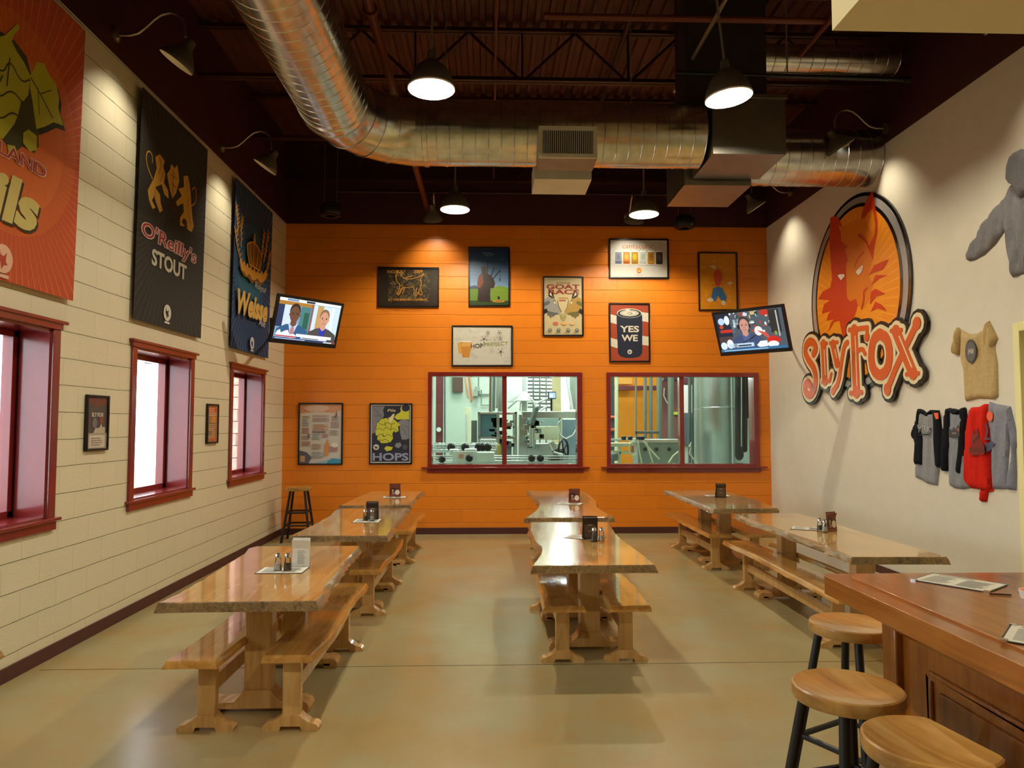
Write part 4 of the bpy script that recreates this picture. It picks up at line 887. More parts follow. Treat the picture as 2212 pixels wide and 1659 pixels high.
# ============================================================ FRAMED POSTERS
def poster(label, T, w, h, draw, fw_=.022, cat='poster', name='framed_poster'):
    o = empty(name, T @ Vector((w / 2, 0, 0)), label=label, cat=cat, group='framed beer posters'); mb = MB(); f = fw_
    for a, b, c, d in ((0, w, 0, f), (0, w, h - f, h), (0, f, f, h - f), (w - f, w, f, h - f)): Tbox(mb, T, a, b, c, d, 0, .028, M['frame'])
    mb.build('frame', parent=o, bevel=.004)
    b = MB(); Tbox(b, T, f * .5, w - f * .5, f * .5, h - f * .5, .004, .014, M['frame']); b.build('backing', parent=o, smooth=False)
    A = Art(w - 2 * f, h - 2 * f, .0145, .0004); draw(A); A.build('print', o, T @ Matrix.Translation((f, f, 0)))
    return o
PK = '#241b14'
def d_incubus(A):
    r = random.Random(4); A.rect(0, 0, 1, 1, '#2b2118'); g, dk = '#c98a2c', '#8a7a4e'
    for i in range(360):
        u, v = r.uniform(.17, .86), r.uniform(.1, .9); k = r.uniform(.008, .02)
        if r.random() < .4: A.stroke([(u + k * math.cos(t), v + 1.5 * k * math.sin(t)) for t in (0, 1, 2, 3, 4, 5)], .0018, dk, closed=True)
        else: A.stroke([(u, v), (u + r.uniform(-.03, .03), v + r.uniform(-.04, .04)), (u + r.uniform(-.03, .03), v + r.uniform(-.04, .04))], .0018, dk)
    A.stroke([(.78, .82), (.7, .72), (.5, .66), (.42, .7), (.36, .86), (.3, .8), (.31, .62), (.38, .52), (.36, .4), (.32, .28), (.36, .24), (.4, .38), (.43, .46), (.5, .44), (.6, .48), (.62, .36), (.6, .26), (.66, .22), (.68, .36), (.72, .24), (.76, .28), (.72, .42), (.74, .56), (.72, .68), (.78, .82)], .006, g, sm=1)
    for s in ([(.34, .26), (.4, .42)], [(.42, .28), (.45, .44)], [(.64, .26), (.66, .44)], [(.69, .28), (.7, .42)], [(.38, .74), (.46, .9)], [(.44, .7), (.6, .76)]): A.stroke(s, .006, g)
    A.text('INCUBUS', .29, .86, .08, g, .26).text('2009', .68, .87, .08, g, .15).text('SLY FOX BREWING COMPANY', .51, .13, .055, g, .66)
def d_piper(A):
    n = 12
    for i in range(n):
        t = i / (n - 1); c = [int(a + (b - a) * t) for a, b in zip((118, 150, 180), (16, 44, 92))]
        A.rect(0, .28 + .72 * i / n, 1, .28 + .72 * (i + 1) / n, '#%02x%02x%02x' % tuple(c), d=.00002)
    A.rect(0, 0, 1, .27, '#4a5a1e').poly([(0, .27), (0, .33), (.15, .35), (.25, .31), (.3, .27)], '#30465a').poly([(0, .2), (0, .28), (.3, .29), (.5, .26), (.5, 0), (0, 0)], '#5b7a26')
    A.poly([(.5, .1), (.55, .3), (.75, .345), (1, .31), (1, .02), (.6, 0)], '#6d8a2a').rect(0, 0, 1, .08, '#2e4418')
    s = '#2a1b18'
    A.poly([(.2, .06), (.22, .25), (.19, .38), (.22, .5), (.31, .56), (.31, .6), (.29, .66), (.34, .69), (.42, .68), (.43, .6), (.42, .56), (.55, .53), (.62, .46), (.66, .38), (.62, .3), (.54, .3), (.53, .2), (.54, .05)], s)
    A.poly([(.2, .38), (.22, .5), (.33, .55), (.36, .4), (.28, .3), (.21, .3)], '#6b2f1c').stroke([(.45, .54), (.47, .78)], .018, s).stroke([(.55, .5), (.63, .66)], .018, s).stroke([(.6, .46), (.79, .62)], .018, s).stroke([(.47, .66), (.63, .65), (.79, .61), (.78, .48)], .005, s).stroke([(.78, .47), (.78, .43)], .018, s)
    A.stroke([(.35, .91), (.38, .93), (.39, .9), (.42, .915), (.45, .9), (.48, .93), (.5, .9), (.54, .91), (.6, .895), (.63, .9)], .004, '#d8dfe4', sm=1).stroke([(.4, .87), (.43, .885), (.45, .865), (.5, .88), (.54, .865), (.58, .875)], .004, '#c2ccd4', sm=1).ell(.75, .07, .16, .02, '#c9873a').lines(.66, .062, .86, .082, 1, '#3a1a10', 2).ell(.75, .13, .03, .03, s)
def d_goat(A):
    A.rect(0, 0, 1, 1, '#c3b38a').lines(.1, .955, .95, .975, 1, '#a39670'); rd = '#8d3326'
    A.text('2008', .5, .905, .028, '#7d4a34', .38, .01).text('GOAT', .5, .84, .085, rd, .88, .035).text('RACE', .52, .75, .085, rd, .82, .035)
    A.lines(.38, .62, .64, .66, 1, '#b0805a', 2, .7).lines(.4, .585, .62, .615, 1, '#a04a34', 3, .7)
    for sx, c, c2 in ((1, '#8f8d86', '#5d5f5c'), (-1, '#a98845', '#6d6438')):
        f = lambda L: [((.5 + (u - .5) * sx), v) for u, v in L]
        A.poly(f([(0, .62), (.1, .66), (.26, .63), (.34, .54), (.44, .4), (.42, .37), (.34, .38), (.25, .41), (.2, .38), (.1, .4), (0, .44)]), c)
        A.poly(f([(.08, .42), (.2, .4), (.34, .385), (.4, .355), (.3, .35), (.24, .31), (.2, .33), (.18, .28), (.12, .34), (.08, .33)]), c2)
        A.poly(f([(.1, .68), (.16, .76), (.1, .8), (.14, .79), (.24, .72), (.27, .64), (.2, .64)]), '#2e2b28').poly(f([(.14, .7), (.18, .75), (.2, .69), (.24, .66)]), '#d8cfae')
        A.poly(f([(0, .56), (.12, .6), (.16, .56), (.1, .52), (0, .5)]), c2).stroke(f([(.26, .63), (.3, .58)]), .006, '#2c2a26').ell(.5 + (.28 - .5) * sx, .56, .02, .014, '#e6dfc4').stroke(f([(.35, .61), (.38, .5), (.46, .4)]), .006, '#2c2a26').poly(f([(0, .44), (.06, .46), (.1, .4), (0, .36)]), '#26221f')
    A.poly([(.42, .36), (.48, .37), (.58, .36), (.56, .29), (.5, .24), (.44, .29)], '#a39a6c').stroke([(.44, .33), (.5, .28), (.56, .33)], .005, '#6d6846')
    for u, c in ((.3, '#c4694f'), (.52, '#d9a564'), (.74, '#cfae80')): A.ell(u, .2, .07, .03, c, 9)
    for u in (.15, .38, .63, .86): A.ell(u, .085, .045, .03, '#56626c', 14).ell(u, .09, .02, .015, '#c3b38a', 10).lines(u - .09, .03, u + .09, .045, 1, '#6a655a')
def d_cans(A):
    A.rect(0, 0, 1, 1, '#cfcdc3').text('cantacular.', .5, .84, .13, '#c4683a', .58)
    for i, (c, c2, b) in enumerate((('#8b8f98', '#737b92', '#4f6694'), ('#c58a3e', '#dcae4a', '#a8502c'), ('#b08a2c', '#c0b534', '#a4732a'), ('#c2c8c0', '#a9b59c', '#b8bcb4'), ('#a9772a', '#8f6420', '#c08a2c'), ('#3d3130', '#54403a', '#2a2324'))):
        u = .14 + i * .144; h = .065
        A.poly([(u - h * .8, .72), (u + h * .8, .72), (u + h, .67), (u + h, .37), (u + h * .8, .33), (u - h * .8, .33), (u - h, .37), (u - h, .67)], '#f0eee8').poly([(u - h * .9, .68), (u + h * .9, .68), (u + h * .95, .39), (u + h * .8, .35), (u - h * .8, .35), (u - h * .95, .39)], c)
        A.ell(u, .55, h * .55, .08, c2, 16).rect(u - h * .8, .38, u + h * .8, .43, b)
    A.ell(.5, .19, .042, .07, '#e08a2a', 20).poly([(.488, .2), (.5, .17), (.512, .2), (.508, .15), (.492, .15)], '#cfcdc3').lines(.43, .06, .57, .08, 1, '#a8967c', 2)
def d_plain(A):        # mottled orange print; the cartoon figure on it is left out, only colour patches remain
    A.rect(0, 0, 1, 1, '#cf8417'); r = random.Random(9)
    for i in range(40): A.ell(r.uniform(.06, .94), r.uniform(.05, .95), r.uniform(.03, .07), r.uniform(.02, .05), r.choice(('#d78d1d', '#c47a14', '#d8921f')), 9, d=.00005)
    A.poly([(.38, .62), (.42, .7), (.55, .71), (.63, .64), (.62, .54), (.55, .42), (.44, .42), (.4, .52)], '#b8452a').poly([(.36, .38), (.5, .41), (.62, .38), (.74, .22), (.7, .14), (.58, .16), (.5, .24), (.42, .14), (.3, .18)], '#34618e')
    A.ell(.83, .47, .07, .03, '#cdbb9a', 9).ell(.28, .17, .09, .035, '#cdbb9a', 9).ell(.64, .12, .06, .045, '#cdbb9a', 9).poly([(.26, .77), (.4, .8), (.46, .75), (.42, .71), (.3, .75)], '#cdbb9a')
def d_yes(A):
    A.rect(0, 0, 1, 1, '#a5482e'); w = '#d8d2bf'
    for a in (.67, .25): A.poly([(0, a + .01), (.2, a - .03), (.5, a), (.8, a + .04), (1, a + .02), (1, a + .18), (.8, a + .2), (.5, a + .15), (.2, a + .12), (0, a + .16)], w)
    A.poly([(.02, 0), (.02, 0), (0, .0), (0, .04)][:3] + [(0, .02)], w)
    n = '#262c3e'; A.poly([(.17, .84), (.83, .84), (.84, .76), (.83, .14), (.76, .08), (.6, .055), (.4, .055), (.26, .08), (.19, .14), (.16, .76)], n)
    A.ell(.5, .845, .33, .085, w, 32).ell(.5, .84, .31, .075, n, 32).ell(.5, .845, .25, .055, w, 32).ell(.5, .845, .23, .047, '#b9b4a4', 32).ell(.5, .845, .19, .036, w, 28).poly([(.38, .9), (.5, .93), (.52, .89), (.42, .88)], w).stroke([(.44, .84), (.52, .86), (.58, .84), (.5, .82)], .006, n)
    A.text('YES', .5, .565, .115, w, .5, .03).text('WE', .5, .405, .115, w, .43, .03).ell(.5, .16, .06, .042, w, 20).poly([(.47, .185), (.485, .168), (.5, .166), (.52, .178), (.515, .155), (.525, .145), (.5, .142), (.49, .135), (.475, .155)], n)
def d_hop(A):
    A.rect(0, 0, 1, 1, '#cdcbbe'); r = random.Random(2)
    for i in range(26): A.ell(r.uniform(.05, .95), r.uniform(.1, .95), r.uniform(.02, .06), r.uniform(.02, .06), r.choice(('#c8c6b9', '#d2d0c4', '#c3c2b7')), 10, d=.00004)
    A.poly([(.07, .58), (.2, .6), (.17, .3), (.1, .3)], '#d3a04a').poly([(.13, .6), (.33, .62), (.28, .2), (.16, .2)], '#c98a3c').poly([(.14, .57), (.32, .59), (.31, .5), (.145, .48)], '#dba95c').stroke([(.32, .52), (.35, .48), (.35, .4), (.3, .38)], .006, '#c0b49a', sm=1).ell(.23, .61, .1, .02, '#e8e4d6')
    A.text('HOP', .41, .5, .12, '#5b5347', .21, .02, 0, .04).text('PROJECT', .74, .54, .12, '#8c9a4e', .42, .0, 0, .06)
    for cx, cy, k in ((.53, .68, 1), (.82, .35, 1.1), (.6, .85, .6), (.8, .85, .6), (.82, .7, .5)):
        A.ell(cx, cy, .014 * k, .022 * k, '#2b2b2e', 12)
        for a in range(5):
            t = a * 1.256 + cx * 9; e = (cx + .05 * k * math.cos(t), cy + .085 * k * math.sin(t)); A.stroke([(cx, cy), e], .0025, '#3c3c3e').ell(e[0], e[1], .007, .011, '#3c3c3e', 8)
    for cx, cy, rr in ((.68, .66, .045), (.78, .74, .03), (.58, .75, .028), (.66, .4, .03)): A.stroke([(cx + rr * math.cos(t / 2), cy + 1.6 * rr * math.sin(t / 2)) for t in range(12)], .005, '#a9a79c', closed=True)
def d_beer(A):
    A.rect(0, 0, 1, 1, '#c6c3bc').poly([(0, 1), (0, .84), (.4, .87), (.8, .85), (1, .9), (1, 1)], '#cf9a74').lines(.1, .87, .85, .95, 1, '#c9803c', 3, .8)
    A.ell(.4, .93, .3, .06, '#d8b8a4'); r = random.Random(11)
    for k, (u0, v0, u1, v1) in enumerate(((.05, .76, .24, .8), (.3, .79, .7, .81), (.05, .62, .22, .75), (.3, .7, .7, .77), (.76, .72, .95, .8), (.05, .5, .22, .6), (.74, .6, .95, .7), (.32, .56, .68, .66), (.04, .4, .24, .47), (.3, .4, .5, .5), (.54, .44, .68, .5), (.72, .48, .92, .56), (.3, .24, .52, .33), (.05, .3, .26, .37), (.72, .2, .92, .28), (.3, .1, .58, .2))):
        A.rect(u0, v0, u1, v1, r.choice(('#bdb8b6', '#b39c96', '#b5b7a2', '#c2a58c', '#a9b3ad', '#b98676')), d=.0002).lines(u0 + .01, v0, u1 - .01, v1, 4, r.choice(('#8a7f80', '#96705c', '#7d7a74')), k)
    A.lines(.3, .515, .72, .545, 1, '#70565c', 4, .8).poly([(.18, .44), (.2, .5), (.24, .5), (.25, .42)], '#6d6470').poly([(.6, .14), (.7, .14), (.72, .3), (.69, .4), (.66, .4), (.6, .3)], '#c98b4c').poly([(.84, .78), (.88, .9), (.9, .82), (.87, .76)], '#8a5a48')
    A.ell(.85, .31, .08, .04, '#e0dccb').poly([(0, 0), (.22, 0), (.3, .1), (.18, .19), (0, .22)], '#56566a').rect(.03, .03, .14, .13, '#b99a6a').poly([(.6, 0), (1, 0), (1, .07), (.8, .09), (.66, .04)], '#3d93b8').poly([(.3, 0), (.66, 0), (.7, .06), (.5, .03)], '#8fb0bf')
def d_hops(A):
    A.rect(0, 0, 1, 1, '#c9c6b8').rect(.025, .02, .975, .98, '#2a2c3c'); gr, ye, nv = '#7c7f86', '#c3c33c', '#2a2c3c'
    A.poly([(.03, .97), (.34, .97), (.3, .9), (.33, .82), (.28, .74), (.18, .72), (.12, .6), (.12, .52), (.03, .5)], gr).poly([(.68, .7), (.8, .76), (.96, .72), (.96, .42), (.88, .4), (.78, .4), (.74, .5), (.72, .62)], gr)
    A.poly([(.58, .78), (.7, .88), (.76, .97), (.96, .97), (.96, .74), (.8, .75), (.66, .74)], ye).ell(.54, .9, .21, .075, nv, 18).ell(.87, .94, .1, .06, nv, 16)
    A.poly([(.12, .56), (.16, .68), (.26, .75), (.4, .77), (.48, .72), (.56, .76), (.66, .7), (.74, .66), (.68, .62), (.7, .55), (.62, .52), (.58, .55), (.54, .5), (.56, .42), (.5, .36), (.4, .34), (.26, .34), (.22, .38), (.16, .4), (.17, .46), (.12, .48)], ye)
    for s in ([(.12, .56), (.22, .6), (.3, .55), (.38, .62), (.5, .56), (.56, .6), (.66, .55)], [(.16, .46), (.26, .5), (.34, .44), (.44, .5), (.54, .44)], [(.2, .4), (.3, .38), (.36, .42), (.46, .36)], [(.2, .68), (.32, .64), (.4, .7), (.5, .66), (.6, .68)], [(.38, .62), (.34, .7)], [(.5, .56), (.52, .66)], [(.34, .44), (.3, .5)]): A.stroke(s, .006, nv, sm=1)
    A.poly([(.46, .7), (.5, .68), (.55, .74), (.6, .84), (.55, .84), (.48, .78), (.44, .78)], '#d8d29a').text('Pils', .52, .9, .045, '#d8d29a', .2, .01, .3)
    A.stroke([(.08, .94), (.3, .74)], .004, nv).stroke([(.1, .8), (.26, .82)], .004, nv).stroke([(.9, .48), (.76, .64)], .004, nv).stroke([(.95, .6), (.8, .66)], .004, nv)
    A.poly([(.34, .25), (.4, .29), (.56, .27), (.52, .22), (.4, .2)], ye).poly([(.6, .28), (.64, .34), (.74, .35), (.78, .3), (.7, .25)], gr).ell(.14, .27, .075, .05, '#c9c6b8', 18).poly([(.1, .3), (.12, .28), (.15, .277), (.18, .29), (.165, .265), (.18, .25), (.15, .25), (.13, .235), (.12, .26), (.1, .265)], nv).ell(.86, .27, .06, .045, '#4c5058', 18)
    A.text('HOPS', .5, .105, .135, '#8d93ad', .9, .035)
PO = [('framed dark poster with a golden line-drawn animal and 2009, upper left of the orange wall', (-1.754, 3.53), .957, .642, d_incubus), ('framed poster of a bagpiper silhouette under a blue sky', (-.334, 3.551), .653, .95, d_piper), ('framed poster reading GOAT RACE with two goat heads', (.841, 3.085), .645, .957, d_goat),
      ('framed white poster reading cantacular above a row of six cans', (1.9, 4.01), .952, .643, d_cans), ('framed plain orange poster with red and blue patches, above the right television', (3.328, 3.502), .63, .945, d_plain), ('framed poster of a dark can reading YES WE on red and white stripes', (1.893, 2.676), .648, .942, d_yes),
      ('framed white poster reading HOPPROJECT with beer glasses, above the left brewery window', (-.592, 2.604), .955, .648, d_hop), ('framed pale poster covered in small print, lower left by the corner stool', (-2.956, 1.072), .684, .961, d_beer), ('framed poster of a yellow hop cone reading HOPS', (-1.861, 1.078), .661, .949, d_hops)]
for l, (x, z), w, h, f in PO: poster(l, back_T(x, z), w, h, f)
def d_small1(A):
    A.rect(0, 0, 1, 1, '#4a4440').poly([(0, 1), (1, 1), (1, .88), (.5, .8), (0, .88)], '#6e3a30').rect(0, 0, 1, .3, '#a39888').rect(.12, .02, .9, .26, '#c9c0b0').poly([(.3, .3), (.9, .3), (.9, .42), (.75, .42), (.7, .5), (.6, .4), (.4, .4)], '#b5ab9c').text('SLY FOX', .5, .66, .08, '#e6e0d4', .6, .02).ell(.7, .55, .1, .08, '#8a4030').ell(.35, .5, .12, .1, '#6c6a70').lines(.2, .05, .8, .22, 4, '#948878')
def d_small2(A):
    A.rect(0, 0, 1, 1, '#a07850').rect(.05, .8, .95, .95, '#b8542e').lines(.1, .7, .9, .94, 4, '#dcae84', 2).ell(.6, .6, .25, .1, '#d0883c').rect(.1, .4, .9, .52, '#6f6250').lines(.1, .1, .9, .5, 8, '#cfa070', 4).rect(.3, .03, .9, .1, '#c4602c').rect(.1, .18, .45, .3, '#8c6a4c')
poster('small framed poster reading SLY FOX on the left wall before the middle window', left_T(5.782, 1.49), .327, .451, d_small1, .018)
poster('small framed orange-brown poster on the left wall between the middle and farthest window', left_T(8.214, 1.482), .33, .454, d_small2, .018)

# ============================================================ BANNERS
def fox_badge(A, u, v, k, c, bg):
    A.ell(u, v, .045 * k, .032 * k, c, 22).poly([(u + a * k, v + b * k) for a, b in ((-.02, .024), (-.012, .008), (.002, .006), (.016, .016), (.012, -.004), (.022, -.012), (.004, -.014), (-.006, -.024), (-.012, -.008), (-.022, -.004))], bg).rect(u - .03 * k, v - .042 * k, u + .03 * k, v - .034 * k, c)
def banner(label, y, draw, name='hanging_banner'):
    w, h = 1.5, 2.11; T = left_T(y, 2.64, 0) @ Matrix.Translation((0, 0, .036)) @ Matrix.Rotation(math.radians(.7), 4, 'X')
    o = empty(name, (XL + .03, y + w / 2, 2.64), label=label, cat='banner', group='beer banners on the left wall')
    A = Art(w, h, .002, .0004, rough=.85); draw(A)
    b = MB(); n = 24      # cloth with a soft wave along the bottom edge, art on its front
    Tbox(b, T, 0, w, 0, h, 0, .002, A.m(A.base)); b.build('cloth', parent=o, smooth=False); A.build('printed_art', o, T)
    r = MB(); r.tube([T @ Vector((.0, h - .012, -.008)), T @ Vector((w, h - .012, -.008))], .008, 8, M['conduit']).tube([T @ Vector((w * .5, h - .01, -.006)), T @ Vector((w * .5, h + .11, -.006))], .0025, 6, M['conduit']).build('hanging_rail', parent=o)
def b_pils(A):
    A.base = '#b84a22'; A.rect(0, 0, 1, 1, '#b84a22').ell(.5, .5, .47, .35, '#c05a20', 40).ell(.5, .48, .36, .26, '#c96424', 40)
    A.rays(.5, .42, 90, .45, 2, .007, '#c4683a'); ye, dk = '#a8a628', '#3c3a14'
    A.poly([(.47, .757), (.554, .738), (.609, .665), (.635, .57), (.658, .53), (.669, .475), (.64, .444), (.554, .443), (.499, .405), (.4, .435), (.3, .44), (.33, .6), (.36, .75)], dk)
    lf = [(.583, .685), (.627, .747), (.677, .76), (.726, .733), (.774, .725), (.805, .684), (.801, .646), (.847, .599), (.771, .588), (.707, .554), (.645, .526), (.608, .607), (.586, .646)]
    A.poly([(u + .02, v - .014) for u, v in lf], '#2c240c').poly(lf, ye).poly([(1 - u - .02, v) for u, v in lf], ye)
    A.stroke([(.59, .68), (.68, .64), (.76, .6)], .01, dk).stroke([(.66, .65), (.74, .69)], .007, dk).stroke([(.64, .665), (.66, .58)], .007, dk)
    A.poly([(.3, .5), (.36, .42), (.424, .43), (.492, .497), (.512, .531), (.531, .588), (.543, .586), (.576, .62), (.583, .685), (.532, .713), (.484, .728), (.448, .748), (.463, .776), (.495, .806), (.483, .82), (.445, .786), (.405, .75), (.35, .72), (.3, .68), (.27, .6)], ye)
    for s in ([(.3, .66), (.4, .62), (.44, .69), (.52, .64), (.58, .67)], [(.29, .58), (.38, .54), (.46, .6), (.54, .58)], [(.32, .5), (.4, .48), (.47, .53), (.51, .53)], [(.44, .69), (.43, .6)], [(.4, .62), (.36, .56)]): A.stroke(s, .011, dk, sm=2)
    A.poly([(.551, .487), (.585, .508), (.647, .504), (.651, .458), (.603, .439), (.553, .454)], ye).poly([(.45, .42), (.5, .43), (.52, .41), (.47, .385)], ye)
    A.text('PIKELAND', .44, .40, .045, '#d8b8a4', .58, .045).text('PIKELAND', .44, .40, .04, '#a23e28', .57, .015)
    A.text('Pils', .452, .25, .155, '#33260f', .5, .05, .25).text('Pils', .44, .258, .155, '#c4b268', .5, .045, .25); fox_badge(A, .46, .065, 1.4, '#d6a88e', '#a23e28')
def b_stout(A):
    A.base = '#242019'; A.rect(0, 0, 1, 1, '#242019').rays(.45, .47, 80, .35, 2, .006, '#39352c'); g = '#c99a36'
    L = [(.194,.746),(.251,.774),(.322,.761),(.305,.729),(.337,.703),(.321,.659),(.384,.64),(.398,.602),(.335,.608),(.291,.645),(.205,.611),(.275,.594),(.289,.557),(.321,.531),(.282,.512),(.23,.544),(.199,.57),(.172,.544),(.222,.523),(.185,.508),(.135,.536),(.113,.576),(.183,.645),(.217,.7)]
    R = [(.606,.76),(.674,.781),(.701,.751),(.729,.706),(.745,.658),(.775,.591),(.803,.552),(.769,.516),(.697,.517),(.681,.557),(.634,.562),(.602,.534),(.66,.524),(.581,.512),(.577,.55),(.632,.59),(.617,.63),(.529,.596),(.505,.612),(.591,.66),(.533,.682),(.622,.71)]
    A.poly(L, g).poly(R, g).poly([(.397,.739),(.416,.772),(.47,.765),(.501,.79),(.526,.758),(.541,.719),(.502,.653),(.45,.614),(.405,.652),(.358,.709)], g)
    A.stroke([(.164,.64),(.086,.679),(.073,.727),(.108,.752),(.156,.743),(.155,.71)], .014, g, sm=2).stroke([(.746,.644),(.818,.674),(.825,.736),(.786,.753),(.751,.726)], .014, g, sm=2)
    k = '#6b4a18'
    for s in ([(.25, .76), (.27, .72), (.24, .68)], [(.3, .7), (.27, .65)], [(.2, .6), (.2, .56)], [(.66, .76), (.67, .7)], [(.7, .68), (.68, .62)], [(.72, .6), (.74, .55)], [(.45, .75), (.45, .64)], [(.41, .72), (.5, .72)], [(.42, .68), (.49, .68)]): A.stroke(s, .008, k)
    A.stroke([(.45, .6), (.45, .52)], .012, '#5a1f1a').stroke([(.4, .57), (.5, .57)], .008, '#5a1f1a')
    A.text("O'Reilly's", .45, .392, .092, '#cdb6a8', .82, .055, .12).text("O'Reilly's", .45, .392, .086, '#8f2f2c', .8, .012, .12)
    A.text('STOUT', .445, .298, .075, '#b5ad98', .51, .035); fox_badge(A, .432, .072, 1.2, '#c9c4b4', '#242019')
def b_weisse(A):
    A.base = '#1d2f56'; A.rect(0, 0, 1, 1, '#1d2f56').ell(.42, .5, .4, .3, '#1f4868', 40).ell(.42, .47, .3, .2, '#236078', 40).rays(.41, .45, 64, .3, 2, .012, '#2f5c7c'); g, g2 = '#c98f28', '#7c5416'
    for s in ([(.03,.83),(.06,.76),(.08,.69)], [(.17,.79),(.14,.72),(.157,.62)], [(.01,.68),(.05,.6),(.15,.53)], [(.733,.8),(.69,.7),(.69,.64)], [(.835,.82),(.79,.72),(.73,.62)], [(.9, .7), (.86, .62), (.8, .56)]):
        A.stroke(s, .03, g, sm=1)
        for (a, b), (c, d) in zip(s, s[1:]):
            for t in (0, .33, .66): u, v = a + (c - a) * t, b + (d - b) * t; A.stroke([(u, v), (u + .035, v + .022)], .016, g).stroke([(u, v), (u - .03, v + .026)], .016, g)
    A.poly([(u, v - .02) for u, v in [(.097,.503),(.16,.53),(.226,.511),(.3,.535),(.404,.52),(.5,.54),(.626,.53),(.7,.56),(.806,.573),(.83,.54),(.76,.52),(.7,.49),(.6,.46),(.5,.475),(.404,.45),(.3,.47),(.2,.465)]], g2)
    A.poly([(.08,.52),(.13,.545),(.15,.52),(.2,.54),(.23,.51),(.28,.54),(.31,.51),(.36,.535),(.41,.51),(.46,.54),(.5,.51),(.55,.54),(.6,.52),(.66,.55),(.7,.53),(.78,.575),(.83,.55),(.79,.52),(.75,.5),(.7,.48),(.62,.465),(.55,.485),(.48,.46),(.404,.455),(.33,.48),(.26,.455),(.2,.475),(.14,.47)], g)
    A.poly([(.241,.649),(.25,.6),(.31,.53),(.621,.541),(.655,.6),(.647,.645),(.577,.675),(.433,.69),(.3,.675)], g2)
    for s in ([(.26,.65),(.27,.59),(.34,.54)], [(.34,.67),(.34,.6),(.4,.54)], [(.43,.68),(.43,.54)], [(.54,.67),(.54,.6),(.5,.54)], [(.63,.65),(.63,.59),(.58,.54)], [(.25,.65),(.34,.68),(.43,.69),(.54,.68),(.64,.65)], [(.32,.535),(.6,.54)]): A.stroke(s, .022, g, sm=2)
    A.ell(.43, .705, .028, .02, g).ell(.43, .735, .016, .014, g)
    A.text('Royal', .63, .43, .05, '#b9b4a6', .3, .01, .35).text('Weisse', .458, .282, .15, '#1a1c2c', .84, .05, .3, .04).text('Weisse', .445, .29, .15, '#d3a850', .84, .045, .3, .04).text('Ale', .71, .215, .05, '#b9b4c0', .18, .01, .35); fox_badge(A, .45, .06, 1.2, '#c4c6cf', '#1d2f56')
banner('orange banner with green hop cone, PIKELAND Pils, cut by the left picture edge', 4.01, b_pils)
banner("black banner with golden lions reading O'Reilly's STOUT", 6.43, b_stout)
banner('blue banner with golden crown and wheat reading Royal Weisse Ale', 8.83, b_weisse)

# ============================================================ FOX SIGN ON THE RIGHT WALL
sg = empty('wall_sign', (XR, 8.5, 2.0), label='big oval fox sign with SLYFOX lettering on the cream right wall', cat='sign')
def sT(d): return frame_mx((XR - d, 10.4, 1.9), (0, -1, 0), (0, 0, 1))
def sp(k): return [(10.4 - y, z - 1.9) for y, z in D[k]]
ocy, ocz, ory, orz = 10.4 - 8.49, 3.285 - 1.9, 1.165, 1.19
def oval(mb, k, d0, d1, m, n=72):
    T = sT(0); mb.prism([(ocy + (ory * k[0]) * math.cos(2 * PI * i / n), ocz + (orz * k[1]) * math.sin(2 * PI * i / n)) for i in range(n)], lambda u, v, a: T @ Vector((u, v, a)), d0, d1, m)
K, G_, OR, RD, CR = ink('#171412'), mat('sign_silver', '#a3a09c', .3, .3), ink('#e58a1c'), ink('#c23616'), ink('#dccfa4')
gl = mat('sign_black', '#16130f', .15, coat=.5)
mb = MB(); oval(mb, (1, 1), 0, .025, gl); mb.build('oval_board', parent=sg, smooth=False)
mb = MB(); oval(mb, (.965, .965), .025, .029, G_); oval(mb, (.88, .9), .029, .032, gl); mb.build('oval_border', parent=sg, smooth=False)
A = Art(1, 1, .033, .0006); T = sT(0)
A.ell(ocy, ocz, ory * .84, orz * .865, OR, 64); A.ell(ocy - .05, ocz - .1, ory * .6, orz * .62, ink('#e88f20'), 48)
z = A.up(); mm = ink('#ee9a30')
for i in range(60):
    a = 2 * PI * i / 60; cx, cy = ocy - .1, ocz - .05
    def e(t, k): return (ocy + ory * k * math.cos(t), ocz + orz * k * math.sin(t), z)
    A.mb.faces([(cx + .35 * math.cos(a), cy + .4 * math.sin(a), z), e(a - .012, .82), e(a + .012, .82)], [(0, 1, 2)], mm)
A.build('oval_field', sg, T)
A = Art(1, 1, .036, .0006); A.poly(sp('s_face'), ink('#d8761c'))
for k in ('s_earL', 's_earR', 's_t1', 's_t2', 's_t3', 's_t4'): A.poly(sp(k), RD)
A.stroke(sp('s_brow'), .025, RD, sm=1).stroke(sp('s_smile'), .028, RD, sm=1).stroke(sp('s_fore'), .03, RD, sm=1)
for k, c in (('s_eyeR', '#efe4d0'), ('s_eyeL', '#efe4d0'), ('s_irR', '#a83a20'), ('s_irL', '#a83a20')): A.poly(sp(k), c)
A.build('fox_head', sg, T)
LET = {'S': [('s_S', .11, 2)], 'L': [('s_L', .13, 0), ('s_L2', .05, 0), ('s_L3', .05, 0)], 'Y': [('s_Y1', .12, 0), ('s_Y2', .075, 1), ('s_Y3', .05, 0)], 'F': [('s_F', .15, 0), ('s_F2', .06, 0), ('s_F3', .055, 1), ('s_F4', .06, 0)],
       'O': [('s_O', .125, 1)], 'X': [('s_X1', .14, 0), ('s_X2', .05, 0), ('s_X3', .085, 0), ('s_X4', .05, 0)]}
